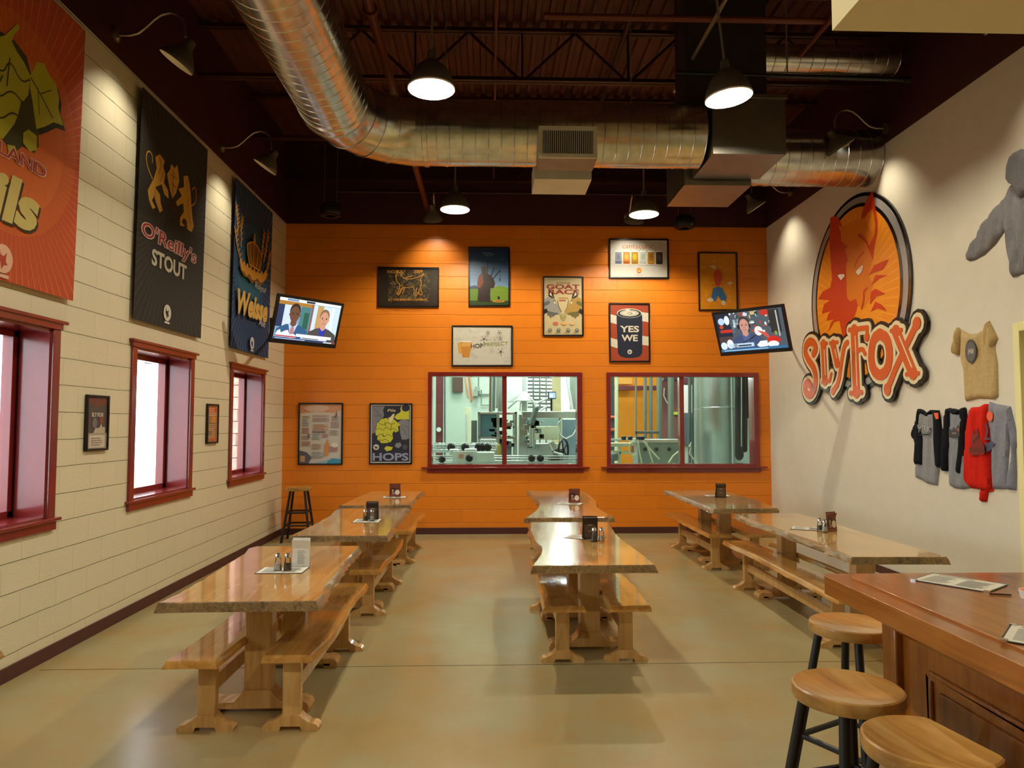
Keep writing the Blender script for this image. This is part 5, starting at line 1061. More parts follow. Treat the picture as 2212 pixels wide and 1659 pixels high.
def thick_stroke(mb, pts, wd, z0, z1, m, sm):
    def up_(): _tz[0] = (_tz[0] + 1.1e-5) % 4.5e-4; return z1 + _tz[0]
    q = [Vector(p) for p in pts]
    for _ in range(sm):
        r = [q[0]]
        for a, b in zip(q, q[1:]): r += [a * .75 + b * .25, a * .25 + b * .75]
        q = r + [q[-1]]
    for a, b in zip(q, q[1:]):
        n = (b - a); 
        if n.length < 1e-5: continue
        n = Vector((-n.y, n.x)).normalized() * wd / 2
        mb.prism([a - n, b - n, b + n, a + n], lambda u, v, c: T @ Vector((u, v, c)), z0, up_(), m)
    for a in q: mb.prism([(a.x + wd / 2 * math.cos(k * PI / 6), a.y + wd / 2 * math.sin(k * PI / 6)) for k in range(12)], lambda u, v, c: T @ Vector((u, v, c)), z0, up_(), m)
ORL = ink('#cd5a26')
lay = [(.165, .030, .050, K, 'lettering_backing'), (.09, .0505, .058, CR, 'lettering_border')]
_tz = [0.0]
for add, z0, z1, m, nm in lay:
    mb = MB()
    for ch, ss in LET.items():
        for k, w, s in ss: thick_stroke(mb, sp(k), w + add, z0, z1, m, s)
        if ch == 'X': thick_stroke(mb, [sp('s_X3')[0]] * 2, .14 + add, z0, z1, m, 0); thick_stroke(mb, [sp('s_X3')[-1]] * 2, .13 + add, z0, z1, m, 0)
    mb.build(nm, parent=sg, smooth=False)
for ch, ss in LET.items():
    mb = MB()
    for k, w, s in ss: thick_stroke(mb, sp(k), w, .0585, .066, ORL, s)
    if ch == 'X':
        for q in (0, -1): thick_stroke(mb, [sp('s_X3')[q]] * 2, .14, .0585, .066, ORL, 0)
    if ch == 'Y': thick_stroke(mb, [sp('s_Y2')[-1]] * 2, .1, .0585, .066, ORL, 0)
    if ch == 'F': thick_stroke(mb, [sp('s_F2')[-1]] * 2, .11, .0585, .066, ORL, 0)
    for k, w, s in ss[:1]:
        if ch in 'LYFX': q = sp(k); a, b = Vector(q[0]), Vector(q[-1]); n = (b - a).normalized(); thick_stroke(mb, [a + n * .08 + Vector((.03, 0)), b - n * .08 + Vector((.03, 0))], .018, .0665, .068, CR, 0)
    mb.build('letter', parent=sg, smooth=False)

# ============================================================ CLOTHES PINNED TO THE RIGHT WALL
def cloth_piece(name, parent, key, c, t=.03, base=.004, seed=1, fold=.008, dirn=0.0):
    pts = [Vector((y, z)) for y, z in D[key]]; q = []
    for i, a in enumerate(pts):
        b = pts[(i + 1) % len(pts)]; k = max(1, int((b - a).length / .035))
        q += [a.lerp(b, j / k) for j in range(k)]
    n = len(q); x0, x1, y0, y1 = min(p.x for p in q), max(p.x for p in q), min(p.y for p in q), max(p.y for p in q); G = []
    s = .022; x = x0 + s
    def dist(p):
        best = 9
        for i in range(n):
            a, b = q[i], q[(i + 1) % n]; d = b - a; L2 = d.length_squared
            tt = max(0, min(1, (p - a).dot(d) / L2)) if L2 else 0; best = min(best, (p - a - d * tt).length)
        return best
    def inside(p):
        r = False
        for i in range(n):
            a, b = q[i], q[(i + 1) % n]
            if (a.y > p.y) != (b.y > p.y) and p.x < (b.x - a.x) * (p.y - a.y) / (b.y - a.y) + a.x: r = not r
        return r
    ds = [0] * n
    while x < x1:
        y = y0 + s
        while y < y1:
            p = Vector((x, y))
            if inside(p):
                d = dist(p)
                if d > s * .5: G.append(p); ds.append(d)
            y += s
        x += s
    vs, _, fs, *_r = delaunay_2d_cdt(q + G, [(i, (i + 1) % n) for i in range(n)], [tuple(range(n))], 1, 1e-5)
    rr = random.Random(seed); ph = [rr.uniform(0, 6) for _ in range(4)]
    def H(i, p):
        d = ds[i] if i < len(ds) else 0
        e = min(1, d / .05); e = math.sqrt(1 - (1 - e) ** 2) if e < 1 else 1
        u = (p.x + dirn * (p.y - y0)); return base + e * (t + fold * math.sin(u * 42 + ph[0] + 2 * math.sin(p.y * 5 + ph[1])) + fold * .6 * math.sin(u * 85 + ph[2] + p.y * 9))
    front = [(XR - H(i, p), p.x, p.y) for i, p in enumerate(vs)]; nb = len(front)
    mb = MB(); mb.faces(front + [(XR - .001, p.x, p.y) for p in vs[:n]], list(map(tuple, fs)) + [(i, (i + 1) % n, nb + (i + 1) % n, nb + i) for i in range(n)], c)
    return mb.build(name, parent=parent, ang=60)
def cl(h, v=.08): return mat('cloth_' + h.strip('#'), h, .9, var=v, scale=40, bump=.3, bscale=250, spec=.2)
def garment(name, label, y, z, cat='shirt'): return empty(name, (XR, y, z), label=label, cat=cat, group='clothes pinned to the right wall')
tg = garment('t_shirt', 'tan t-shirt with a round dark print, pinned above the other shirts', 6.4, 1.92)
cloth_piece('body', tg, 'tee_body', cl('#b9a06e'), .03, seed=2); cloth_piece('sleeve', tg, 'tee_sleeveL', cl('#ae9460'), .035, .022, seed=3); cloth_piece('sleeve', tg, 'tee_sleeveR', cl('#ae9460'), .04, .006, 4)
def wall_print(parent, key_or_pts, x, draw, name='print'):
    pass
def rT(y, z, d): return frame_mx((XR - d, y, z), (0, -1, 0), (0, 0, 1))
A = Art(.15, .22, 0, .0006); A.ell(.5, .5, .5, .5, '#45474a', 28).ell(.5, .5, .42, .42, '#5c5f60', 28).stroke([(.28, .4), (.34, .6), (.42, .45), (.5, .6), (.52, .42)], .008, '#b9b2a0').stroke([(.62, .6), (.6, .4), (.74, .58), (.72, .4)], .008, '#b9b2a0'); A.build('chest_print', tg, rT(6.475, 2.26, .05))
g1 = garment('raglan_shirt', 'grey raglan shirt with black sleeves, left one, script on the chest', 7.2, 1.1)
cloth_piece('body', g1, 'r1_body', cl('#8c8c8e'), .026, seed=5); cloth_piece('sleeve', g1, 'r1_sL', cl('#15171c'), .036, .022, seed=6); cloth_piece('sleeve', g1, 'r1_sR', cl('#15171c'), .036, .022, seed=7); cloth_piece('collar', g1, 'r1_col', cl('#15171c'), .038, .022, seed=7, fold=.002)
A = Art(.27, .16, 0, .0006); A.text('Sly Fox', .5, .6, .55, '#d8d8d4', 1, .05, .2).text('Sly Fox', .5, .6, .55, '#1c1c20', .98, .0, .2).stroke([(.05, .2), (.95, .28)], .012, '#1c1c20').stroke([(.05, .2), (.12, .06)], .008, '#1c1c20'); A.build('chest_print', g1, rT(7.31, 1.56, .045))
tagm = MB(); Tbox(tagm, rT(6.985, 1.755, 0), 0, .07, 0, .06, .042, .045, ink('#e8602c')); tagm.build('price_tag', parent=g1)
g2 = garment('raglan_shirt', 'grey raglan shirt with black sleeves, right one beside the red shirt', 6.8, 1.1)
cloth_piece('body', g2, 'r2_body', cl('#85888c'), .026, seed=8); cloth_piece('sleeve', g2, 'r2_sL', cl('#15171c'), .036, .022, seed=9); cloth_piece('sleeve', g2, 'r2_sR', cl('#15171c'), .038, .022, seed=10); cloth_piece('collar', g2, 'r2_col', cl('#15171c'), .038, .022, seed=7, fold=.002)
A = Art(.2, .14, 0, .0006); A.poly([(.05, .1), (.1, .7), (.3, .5), (.4, .8), (.5, .5), (.75, .95), (.85, .6), (.95, .2)], '#3c3a40').ell(.75, .6, .1, .14, '#8f4a44').rect(.05, .05, .95, .18, '#2e2e34').rect(.3, .3, .6, .4, '#8a7a6a'); A.build('chest_print', g2, rT(6.77, 1.57, .045))
g4 = garment('long_sleeve_shirt', 'light grey long-sleeved shirt, rightmost of the lower row', 6.1, 1.1)
cloth_piece('body', g4, 'grey', cl('#84868f'), .028, seed=13); cloth_piece('sleeve', g4, 'grey_s', cl('#7b7f8c'), .036, seed=14)
A = Art(.15, .28, 0, .0006); A.poly([(.0, .1), (.1, .35), (.3, .3), (.6, .4), (.9, .3), (.6, .12), (.2, .02)], '#4a4c66').stroke([(.15, .5), (.3, .7), (.2, .9)], .02, '#4a4656').rect(.05, .42, .5, .48, '#4a4c66'); A.build('chest_print', g4, rT(6.272, 1.45, .044))
tagm = MB(); tagm.prism([(.04 * math.cos(k * PI / 6), .045 * math.sin(k * PI / 6)) for k in range(12)], lambda u, v, a: rT(6.19, 1.775, 0) @ Vector((u, v, a)), .042, .045, ink('#e8603c')); tagm.build('price_tag', parent=g4)
g3 = garment('long_sleeve_shirt', 'bright red long-sleeved shirt, between the raglan shirt and the grey shirt', 6.4, 1.0)
cloth_piece('body', g3, 'red', cl('#c8200e'), .045, seed=11); cloth_piece('sleeve', g3, 'red_s', cl('#bd1c0d'), .035, seed=12)
A = Art(.25, .3, 0, .0006); A.poly([(.1, .1), (.3, .3), (.35, .8), (.5, .6), (.6, .9), (.75, .5), (.95, .3), (.95, .05), (.3, 0)], '#7a1c14').rect(.15, .1, .98, .25, '#661a16').stroke([(.4, .4), (.7, .6)], .015, '#3a1414'); A.build('chest_print', g3, rT(6.49, 1.42, .061))
g5 = garment('hooded_sweatshirt', 'grey hooded sweatshirt pinned high on the right wall, cut by the picture edge', 5.9, 2.9, 'sweatshirt')
cloth_piece('body', g5, 'hood_body', cl('#7c7a7c'), .04, seed=15, fold=.016); cloth_piece('sleeve', g5, 'hood_sL', cl('#7c7a7c'), .04, seed=16, fold=.014); cloth_piece('hood', g5, 'hood', cl('#6b696c'), .06, seed=17, fold=.014)

# ============================================================ TELEVISIONS
def tv(c, a, b, w, h, draw, label, wall_pt):
    n = Vector((math.sin(a) * math.cos(b), -math.cos(a) * math.cos(b), -math.sin(b))); r = Vector((math.cos(a), math.sin(a), 0)); u = n.cross(r)
    if u.z < 0: u = -u
    c = Vector(c); T = frame_mx(c - r * w / 2 - u * h / 2, r, u); nn = (T.to_3x3() @ Vector((0, 0, 1)))
    o = empty('television', c, label=label, cat='television', group='wall-mounted televisions'); bz = .035
    mb = MB(); Tbox(mb, T, 0, w, 0, h, -.03, 0, M['blackp']); Tbox(mb, T, .12, w - .12, .08, h - .1, -.07, -.03, M['blackp']); mb.build('casing', parent=o, bevel=.008)
    mb = MB()
    for p, q, s, t in ((0, w, 0, .055), (0, w, h - bz, h), (0, bz, .055, h - bz), (w - bz, w, .055, h - bz)): Tbox(mb, T, p, q, s, t, 0, .012, M['blackp'])
    mb.build('bezel', parent=o, bevel=.003)
    A = Art(w - 2 * bz, h - bz - .055, .002, .0004, emit=1.15); draw(A); A.build('screen', o, T @ Matrix.Translation((bz, .055, 0)))
    wp = Vector(wall_pt); k = c - nn * .08; m1 = (k + wp) / 2 + Vector((0, .1, 0))
    MB().tube([k, m1, wp], .02, 10, M['black']).box(wp.x - .015, wp.x + .015, wp.y - .11, wp.y + .11, wp.z - .15, wp.z + .15, M['black']).build('bracket', parent=o)
def man(A, u, v, k, skin, hair, suit, shirt, tie=None, phones=False):      # head-and-shoulders picture on a screen
    A.poly([(u - .24 * k, 0), (u - .23 * k, v - .16 * k), (u - .1 * k, v - .04 * k), (u + .1 * k, v - .04 * k), (u + .23 * k, v - .16 * k), (u + .25 * k, 0)], suit)
    A.poly([(u - .07 * k, v - .02 * k), (u, 0.02), (u + .07 * k, v - .02 * k)], shirt)
    if tie: A.poly([(u - .025 * k, v - .1 * k), (u - .03 * k, .02), (u + .03 * k, .02), (u + .025 * k, v - .1 * k)], tie)
    A.ell(u, v + .285 * k, .08 * k, .17 * k, hair, 24).poly([(u - .04 * k, v + .1 * k), (u - .045 * k, v - .04 * k), (u, v - .1 * k), (u + .045 * k, v - .04 * k), (u + .04 * k, v + .1 * k)], skin).ell(u, v + .2 * k, .072 * k, .185 * k, skin, 24)
    for s in (-1, 1): A.stroke([(u + s * .02 * k, v + .24 * k), (u + s * .048 * k, v + .24 * k)], .004, '#30201a').ell(u + s * .034 * k, v + .215 * k, .012 * k, .014 * k, '#2a1a14', 10).ell(u + s * .074 * k, v + .19 * k, .01 * k, .035 * k, skin, 10)
    A.stroke([(u, v + .2 * k), (u - .008 * k, v + .15 * k), (u + .008 * k, v + .145 * k)], .003, '#6a4030').stroke([(u - .025 * k, v + .09 * k), (u + .025 * k, v + .09 * k)], .005, '#7a3a34')
    if phones: A.stroke([(u - .085 * k, v + .2 * k), (u - .08 * k, v + .38 * k), (u, v + .44 * k), (u + .08 * k, v + .38 * k), (u + .085 * k, v + .2 * k)], .01, '#1c2030', sm=1).ell(u - .09 * k, v + .19 * k, .022 * k, .07 * k, '#1c2030').ell(u + .088 * k, v + .19 * k, .018 * k, .06 * k, '#1c2030')
def scr1(A):
    A.rect(0, 0, 1, 1, '#7fa3c4').rect(0, .84, .55, .93, '#b07c34').rect(.1, .3, .24, .84, '#cfe2ef').rect(.0, .3, .1, .84, '#27365c').rect(.36, .2, .52, .84, '#4a7f80').rect(.42, .3, .5, .7, '#24604c').rect(.56, .2, 1, .92, '#cfe6f2').rect(.62, .2, .72, .92, '#c99a62').rect(.86, .2, .9, .92, '#f4fbff').rect(.525, .1, .55, .92, '#9c4a44').rect(.0, .93, 1, 1, '#eef6fa').rect(.12, .94, .3, .99, '#7c96b8').rect(.42, .94, .56, .99, '#30363c')
    man(A, .27, .42, 1.05, '#6f4a38', '#3a2820', '#2d5c86', '#bcd4ea', '#c47a80'); man(A, .75, .4, 1.0, '#d39a7c', '#8d6a4c', '#4c4846', '#2436a8')
    A.stroke([(.22, .655), (.32, .655)], .003, '#303030').poly([(.02, .12), (.04, .2), (.08, .24), (.1, .16), (.16, .22), (.2, .24), (.24, .14), (.3, .16), (.34, .12), (.34, .06), (.02, .06)], '#e6ecf2').rect(.02, .07, .34, .1, '#b83a48').rect(.34, .1, .92, .17, '#f4f8fb').rect(.42, .055, .85, .1, '#dbe4ec').lines(.44, .06, .8, .095, 1, '#30384c').rect(0, 0, 1, .05, '#2a3c66').lines(.02, .01, .66, .04, 1, '#cfdcf0').rect(.8, .01, .94, .035, '#e8eef4').rect(.94, .0, 1, .05, '#8a3a3c')
def scr2(A):
    r = random.Random(5); A.rect(0, 0, 1, 1, '#4a5660'); cs = ['#c9b27a', '#8fa08c', '#dfe8ec', '#2c3038', '#a84030', '#c8d8e0', '#3a4a3c', '#d8c890', '#5a6a78']
    for i in range(70): u, v = r.uniform(.2, .85), r.uniform(.4, .98); A.rect(u, v, u + r.uniform(.015, .07), v + r.uniform(.02, .09), r.choice(cs), d=.00006)
    for i in range(9): A.rect(.24 + i * .016, .62, .25 + i * .016, .82, r.choice(('#dfe8ec', '#8fa0a8', '#48606c')), d=.00006)
    A.rect(0, .38, .22, 1, '#1a2436').ell(.08, .8, .05, .09, '#b8d4f0').ell(.17, .82, .04, .12, '#e8f2fa').ell(.07, .66, .03, .05, '#c84030').rect(.04, .5, .22, .58, '#c43020').rect(.0, .2, .2, .4, '#4a3a3c').ell(.74, .93, .06, .08, '#c02c20', 18).rect(.8, .4, .95, .98, '#2c2a28').rect(.9, .3, .92, .95, '#b0b8b8')
    man(A, .42, .45, .95, '#c99080', '#4c4440', '#3a4a70', '#4c5c84', None, True)
    A.stroke([(.32, .18), (.5, .3), (.6, .42), (.72, .34)], .014, '#20263a', sm=1).ell(.62, .48, .06, .12, '#e8e0dc').poly([(.6, .5), (.72, .3), (.78, .25), (.74, .42)], '#c8504a').poly([(.72, .26), (.75, .12), (.88, .12), (.92, .24), (.82, .34)], '#cc2018').rect(.85, .34, .88, .44, '#8a9a48').ell(.8, .12, .08, .08, '#f2fafc').poly([(.56, .12), (.62, .22), (.72, .22), (.72, .08), (.6, .06)], '#f4f8fa').ell(.16, .2, .05, .12, '#f2f8fa').ell(.06, .16, .05, .1, '#d8e8f2')
    A.rect(.14, .1, .52, .2, '#bcd8ea').rect(.28, .12, .48, .16, '#2c3c50').ell(.24, .15, .03, .05, '#8a96a0').rect(0, 0, 1, .07, '#2c6a94').lines(.05, .01, .95, .05, 1, '#a8d0ec')
tv((-2.357, 9.33, 3.024), .853, .300, 1.0, .62, scr1, 'left television showing two men in suits, tilted out from the left wall', (XL + .017, 10.60, 3.1))
tv((3.443, 9.294, 2.926), -.819, .382, 1.0, .62, scr2, 'right television showing a man with headphones, tilted out from the right wall', (XR - .017, 10.62, 3.1))

# ============================================================ BREWERY HALL BEHIND THE INNER WINDOWS
HY0, HY1, HX0, HX1 = YB + .2, 18.6, XL - .17, 8.2
struct(MB().box(HX0, HX1, YB + .02, HY1, -.15, 0, mat('hall_floor', '#8f9a94', .35)).build('floor', base=W0, smooth=False))
struct(MB().box(HX0, HX1, HY1, HY1 + .15, 0, 6.3, M['palewall']).build('wall_hall_back', base=W0, smooth=False))
struct(MB().box(HX0 - .15, HX0, HY0, HY1, 0, 6.3, M['palewall']).build('wall_hall_left', base=W0, smooth=False))
struct(MB().box(HX1, HX1 + .15, HY0, HY1, 0, 6.3, M['palewall']).build('wall_hall_right', base=W0, smooth=False))
struct(MB().box(HX0, HX1, HY0 - .2, HY1, 6.2, 6.3, mat('hall_ceiling', '#aab4ac', .7)).build('ceiling', base=W0, smooth=False))
struct(MB().box(XR + .2, HX1, YB, YB + .2, 0, 6.3, M['palewall']).build('wall_hall_front', base=W0, smooth=False))
def pt(px, py, Y):     # place seen through an inner window, at depth Y
    x, y = (px - 1106), (829.5 - py); d = fw * F_PX + rt * x + up * y; t = Y / d.y; return Vector((d.x * t, Y, 1.71 + d.z * t))
def span(px0, px1, py0, py1, Y): a, b = pt(px0, py0, Y), pt(px1, py1, Y); return a.x, b.x, b.z, a.z
def hb(name, px0, px1, py0, py1, Y, dep, m, label=None, cat='machine', parent=None, bevel=.006, floor=False):
    x0, x1, z0, z1 = span(px0, px1, py0, py1, Y); o = MB().box(x0, x1, Y, Y + dep, 0 if floor else z0, z1, m).build(name, parent=parent, bevel=bevel)
    return tag(o, label, cat) if label else o
def hp(name, pts, Y, r, m, label=None, cat='pipe', parent=None):
    o = MB().tube([pt(a, b, Y) for a, b in pts], r, 10, m).build(name, parent=parent)
    return tag(o, label, cat) if label else o
S_, TE, GP, W_, HO = M['stainless'], M['teal'], M['greypaint'], M['white'], M['hose']
x0, x1, *_ = span(942, 956, 800, 900, 15.5)
col = empty('steel_column', ((x0 + x1) / 2, 15.6, 0), label='maroon steel column seen through the left brewery window', cat='column')
MB().box(x0, x1, 15.5, 15.52, 0, 6.2, M['mar2']).box(x0, x1, 15.7, 15.72, 0, 6.2, M['mar2']).box((x0 + x1) / 2 - .01, (x0 + x1) / 2 + .01, 15.52, 15.7, 0, 6.2, M['mar2']).build('shaft', parent=col, smooth=False)
MB().lathe([(.05, 0), (.05, .04)], pt(948, 928, 15.48), 16, W_, (0, -1, 0)).build('bell', parent=col)
hp('downpipe', [(961, 700), (961, 1084)], 15.6, .02, GP, 'thin grey pipe beside the maroon column', 'pipe')
hb('wall_board', 978, 1000, 790, 847, 18.5, .06, mat('brown_board', '#5a4238', .7), 'brown board hung high on the hall wall', 'board')
fl = empty('hanging_flag', pt(1010, 800, 14.5), label='orange and white flag hanging in the brewery hall', cat='flag')
P_ = [pt(a, b, 14.5) for a, b in ((998, 430), (1012, 430), (1022, 865), (1017, 873), (1004, 850))]
MB().prism([(p.x, p.z) for p in P_], lambda u, v, a: (u, a, v), 14.5, 14.515, mat('flag_white', '#dcd8cc', .8)).build('cloth', parent=fl, smooth=False)
for q, c in ((((1006, 770), (1009, 770), (1021, 864), (1017, 868)), '#e08a50'), (((1000, 800), (1003, 800), (1012, 858), (1008, 855)), '#d8a27c')):
    Q = [pt(a, b, 14.49) for a, b in q]; MB().prism([(p.x, p.z) for p in Q], lambda u, v, a: (u, a, v), 14.49, 14.499, mat('flag' + c, c, .8)).build('stripe', parent=fl, smooth=False)
for a, l in ((1026, 'grey junction box high on the hall wall, upper one'), (1021, 'grey junction box on the hall wall, lower one')):
    hb('junction_box', a, a + 11, 835 if a == 1026 else 845, 845 if a == 1026 else 856, 18.45, .12, mat('box_sage', '#8d9c8e', .5), l, 'box')
hp('conduit', [(1034, 790), (1034, 835)], 18.56, .015, GP, 'thin conduit above the junction boxes', 'conduit')
hp('conduit', [(1032, 852), (1062, 852)], 18.56, .02, GP, 'conduit running right from the lower junction box', 'conduit')
hp('conduit', [(1040, 842), (1040, 875), (1062, 875)], 18.56, .012, GP, 'bent conduit on the hall wall left of the pipe bundle', 'conduit')
for i, a in enumerate((1060, 1064.5, 1069, 1075)): hp('hanging_pipe', [(a, 780), (a - 2, 900 - 6 * i)], 14.2, .02 + .006 * (i % 2), (mat('pipe_brown', '#8a5c50', .4), S_, GP, S_)[i], ('brown pipe of the bundle left of the window bar', 'bright pipe of the bundle left of the window bar', 'grey pipe of the bundle left of the window bar', 'bright pipe closest to the window bar')[i])
hb('supply_duct', 1076, 1085, 440, 890, 14.3, .12, S_, 'narrow bright vertical duct at the window bar', 'duct')
# can filler with glazed guard
fi = empty('can_filler', pt(1075, 1000, 13.6), label='boxed can filling machine with glazed guard, behind the left window bar', cat='machine')
X0, X1, Z0, Z1 = span(1032, 1117, 890, 948, 13.6); mb = MB()
for x in (X0, X0 + .36, X1 - .05):
    for y in (13.6, 14.5): mb.box(x, x + .05, y, y + .05, 0.3, Z1, S_)
for z in (Z0, Z1 - .04): mb.box(X0, X1, 13.6, 13.65, z, z + .04, S_).box(X0, X1, 14.5, 14.55, z, z + .04, S_).box(X0, X0 + .05, 13.6, 14.5, z, z + .04, S_).box(X1 - .05, X1, 13.6, 14.5, z, z + .04, S_)
mb.build('guard_frame', parent=fi, bevel=.005)
MB().box(X0 + .05, X0 + .36, 13.62, 13.63, Z0 + .04, Z1 - .04, mat('blue_glass', '#5f7f88', .15)).build('guard_pane', parent=fi, smooth=False)
MB().box(X0 + .1, X1 - .1, 13.75, 14.4, .3, Z0 - .05, TE).build('cabinet', parent=fi, bevel=.01)
mb = MB(); r = random.Random(3)
for i in range(26):
    a, b = r.uniform(1062, 1112), r.uniform(905, 962); p = pt(a, b, 13.66); s = r.uniform(.03, .09); mb.box(p.x - s, p.x + s, 13.62, 13.8, p.z - s * .5, p.z + s * .5, r.choice((M['black'], GP, S_, M['black'])))
mb.build('filling_head', parent=fi, bevel=.004)
for i in range(8): p = pt(1041 + i * 4, 962, 13.5); MB().lathe([(.025, 0), (.028, .01), (.028, .11), (.02, .12)], p, 12, W_).build('can', parent=fi)
hb('drive_box', 1018, 1030, 908, 958, 13.7, .3, GP, 'dark grey switch box left of the can filler', 'box')
hp('pole', [(1007, 895), (1007, 1100)], 14.2, .02, W_, 'pale upright pole left of the switch box', 'pole')
hb('partition', 1004, 1017, 880, 960, 16, .1, M['creampaint'], 'pale upright partition in the hall', 'partition', floor=True)
# hopper with pipe, arch
ho = empty('hopper', pt(1133, 890, 14.4), label='bright white hopper cone hanging from a pipe, right pane of the left brewery window', cat='hopper')
c = pt(1133, 867, 14.4); MB().lathe([(.17, 0), (.17, .02), (.04, .2), (.03, .24)], c, 28, W_).build('cone', parent=ho)
MB().tube([c + Vector((0, 0, .2)), c + Vector((0, 0, 1.6))], .045, 16, W_).tube([c - Vector((0, 0, .25)), c + Vector((0, 0, .01))], .055, 16, W_).build('pipe', parent=ho)
hp('arched_hose', [(1123, 888), (1124, 872), (1130, 862), (1142, 858), (1152, 866), (1157, 880), (1156, 890)], 14.3, .018, W_, 'white arched hose around the hopper', 'hose')
hp('brace', [(1097, 882), (1128, 855)], 14.5, .02, W_, 'white sloping brace left of the hopper', 'brace')
hp('brace', [(1158, 872), (1183, 860)], 14.5, .02, W_, 'short white sloping brace right of the hopper, upper one', 'brace')
hp('brace', [(1163, 890), (1183, 876)], 14.5, .02, W_, 'short white sloping brace right of the hopper, lower one', 'brace')
P_ = [pt(a, b, 14.7) for a, b in ((1097, 868), (1128, 848), (1128, 855), (1112, 868))]; tag(MB().prism([(p.x, p.z) for p in P_], lambda u, v, a: (u, a, v), 14.7, 15.1, W_).build('chute', smooth=False), 'white sheet chute left of the hopper', 'chute')
rk = empty('pipe_rack', pt(1170, 830, 17.8), label='rack of grey horizontal pipes high in the hall, right of the hopper', cat='rack')
for i in range(9): hp('rail', [(1140, 815 + i * 8), (1196, 816 + i * 8)], 17.8, .025, GP, parent=rk)
for a in (1152, 1166, 1180): hp('upright', [(a, 800), (a, 1063)], 17.7, .02, GP, parent=rk)
hb('storage_tank', 1196, 1212, 800, 886, 17.0, .5, mat('beige_tank', '#cfc08e', .5), 'beige upright tank beside the pipe rack', 'tank', floor=True)
mo = empty('monitor', pt(1193, 862, 14.2), label='small bright monitor on a pole above the machine beam', cat='monitor')
hb('monitor_case', 1184, 1201, 846, 862, 14.2, .05, M['blackp'], parent=mo)
X0, X1, Z0, Z1 = span(1186, 1200, 848, 860, 14.19); A = Art(X1 - X0, Z1 - Z0, 0, .0005, emit=1.4); A.rect(0, 0, 1, 1, '#a8c8f0').rect(.1, .2, .6, .7, '#e8f4ff'); A.build('monitor_screen', mo, frame_mx((X0, 14.19, Z0), (1, 0, 0), (0, 0, 1)))
hp('monitor_pole', [(1191, 862), (1191, 888)], 14.25, .02, M['black'], parent=mo)
# stainless conveyor housing with beam
bh = empty('machine_housing', pt(1185, 1000, 13.4), label='large stainless machine with wide top beam and blue panels, left brewery window', cat='machine')
hb('top_beam', 1128, 1250, 889, 903, 13.4, .3, S_, parent=bh); hb('side_panel', 1121, 1140, 895, 1000, 13.5, .25, S_, parent=bh, floor=True)
hb('post', 1207.5, 1213, 903, 950, 13.45, .08, M['creampaint'], parent=bh, floor=True); hb('control_panel', 1156, 1206, 921, 950, 14.3, .2, M['creampaint'], parent=bh); hb('blue_panel', 1214, 1244, 906, 1000, 14.0, .05, mat('blue_grey_panel', '#8fa8b4', .3), parent=bh, floor=True)
hb('rear_panel', 1140, 1207, 903, 920, 14.8, .2, mat('rear_grey', '#93a8a6', .4), parent=bh); hb('lower_body', 1140, 1212, 958, 1000, 13.9, .3, S_, parent=bh, floor=True)
hp('inclined_arm', [(1148, 917), (1159, 881)], 13.2, .05, GP, parent=bh)
mb = MB(); r = random.Random(8)
for i in range(30): p = pt(r.uniform(1134, 1172), r.uniform(908, 968), 13.3); s = r.uniform(.015, .05); mb.box(p.x - s, p.x + s, 13.25, 13.45, p.z - s, p.z + s, r.choice((GP, S_, M['creampaint'], M['black'], TE)))
mb.tube([pt(1146, 925, 13.2), pt(1147, 965, 13.2)], .03, 10, S_).tube([pt(1152, 925, 13.2), pt(1152, 965, 13.2)], .03, 10, S_); mb.build('mechanism', parent=bh, bevel=.003)
hp('hanging_hose', [(1215, 905), (1205, 915), (1210, 940), (1222, 948), (1238, 940), (1246, 925)], 13.2, .014, W_, 'thin white looping hose in front of the blue panels', 'hose')
hp('hanging_hose', [(1225, 800), (1226, 830), (1232, 860), (1236, 885)], 14.6, .03, W_, 'white hose hanging at the right side of the left window, upper', 'hose')
hb('leaning_panel', 1230, 1250, 480, 884, 15.2, .1, S_, 'stainless sheet at the right side of the left window', 'panel')
# conveyors close to the glass
def knob(parent, a, b, Y, r=.055, nm='knob'): MB().lathe([(.012, -.05), (r, -.03), (r, .01), (r * .6, .03)], pt(a, b, Y), 18, M['blackp'], (.45, -1, 0)).build(nm, parent=parent)
cv = empty('conveyor', pt(1000, 1000, 12.9), label='upper can conveyor with black knobs behind the left brewery window', cat='conveyor')
for b in (961, 967): hp('guide_rail', [(932, b), (1072, b)], 12.9, .012, S_, parent=cv)
X0, X1, *_ = span(928, 1072, 900, 1000, 12.9); zt = pt(1000, 966, 12.9).z
MB().box(X0, X1, 12.95, 13.25, zt - .1, zt - .04, S_).box(X0, X0 + .06, 13.0, 13.2, 0, zt - .1, S_).box(X1 - .06, X1, 13.0, 13.2, 0, zt - .1, S_).build('belt', parent=cv, bevel=.005)
for i in range(17): MB().lathe([(.028, 0), (.031, .01), (.031, .105), (.024, .118)], (X0 + .1 + i * .068, 13.08, zt - .04), 12, W_ if i % 3 else S_).build('can', parent=cv)
for a in (975, 1005, 1034, 1043, 1054): knob(cv, a, 966, 12.8, .07)
hb('guard_cover', 970, 990, 970, 990, 12.7, .2, W_, parent=cv, bevel=.02); hb('guard_cover', 1003, 1030, 969, 990, 12.7, .2, W_, parent=cv, bevel=.02)
cw = empty('conveyor', pt(1090, 1003, 12.2), label='lower conveyor nearest the glass of the left brewery window', cat='conveyor')
for b in (985, 990, 996): hp('guide_rail', [(930, b), (1248, b + .5)], 12.2, .013, S_, parent=cw)
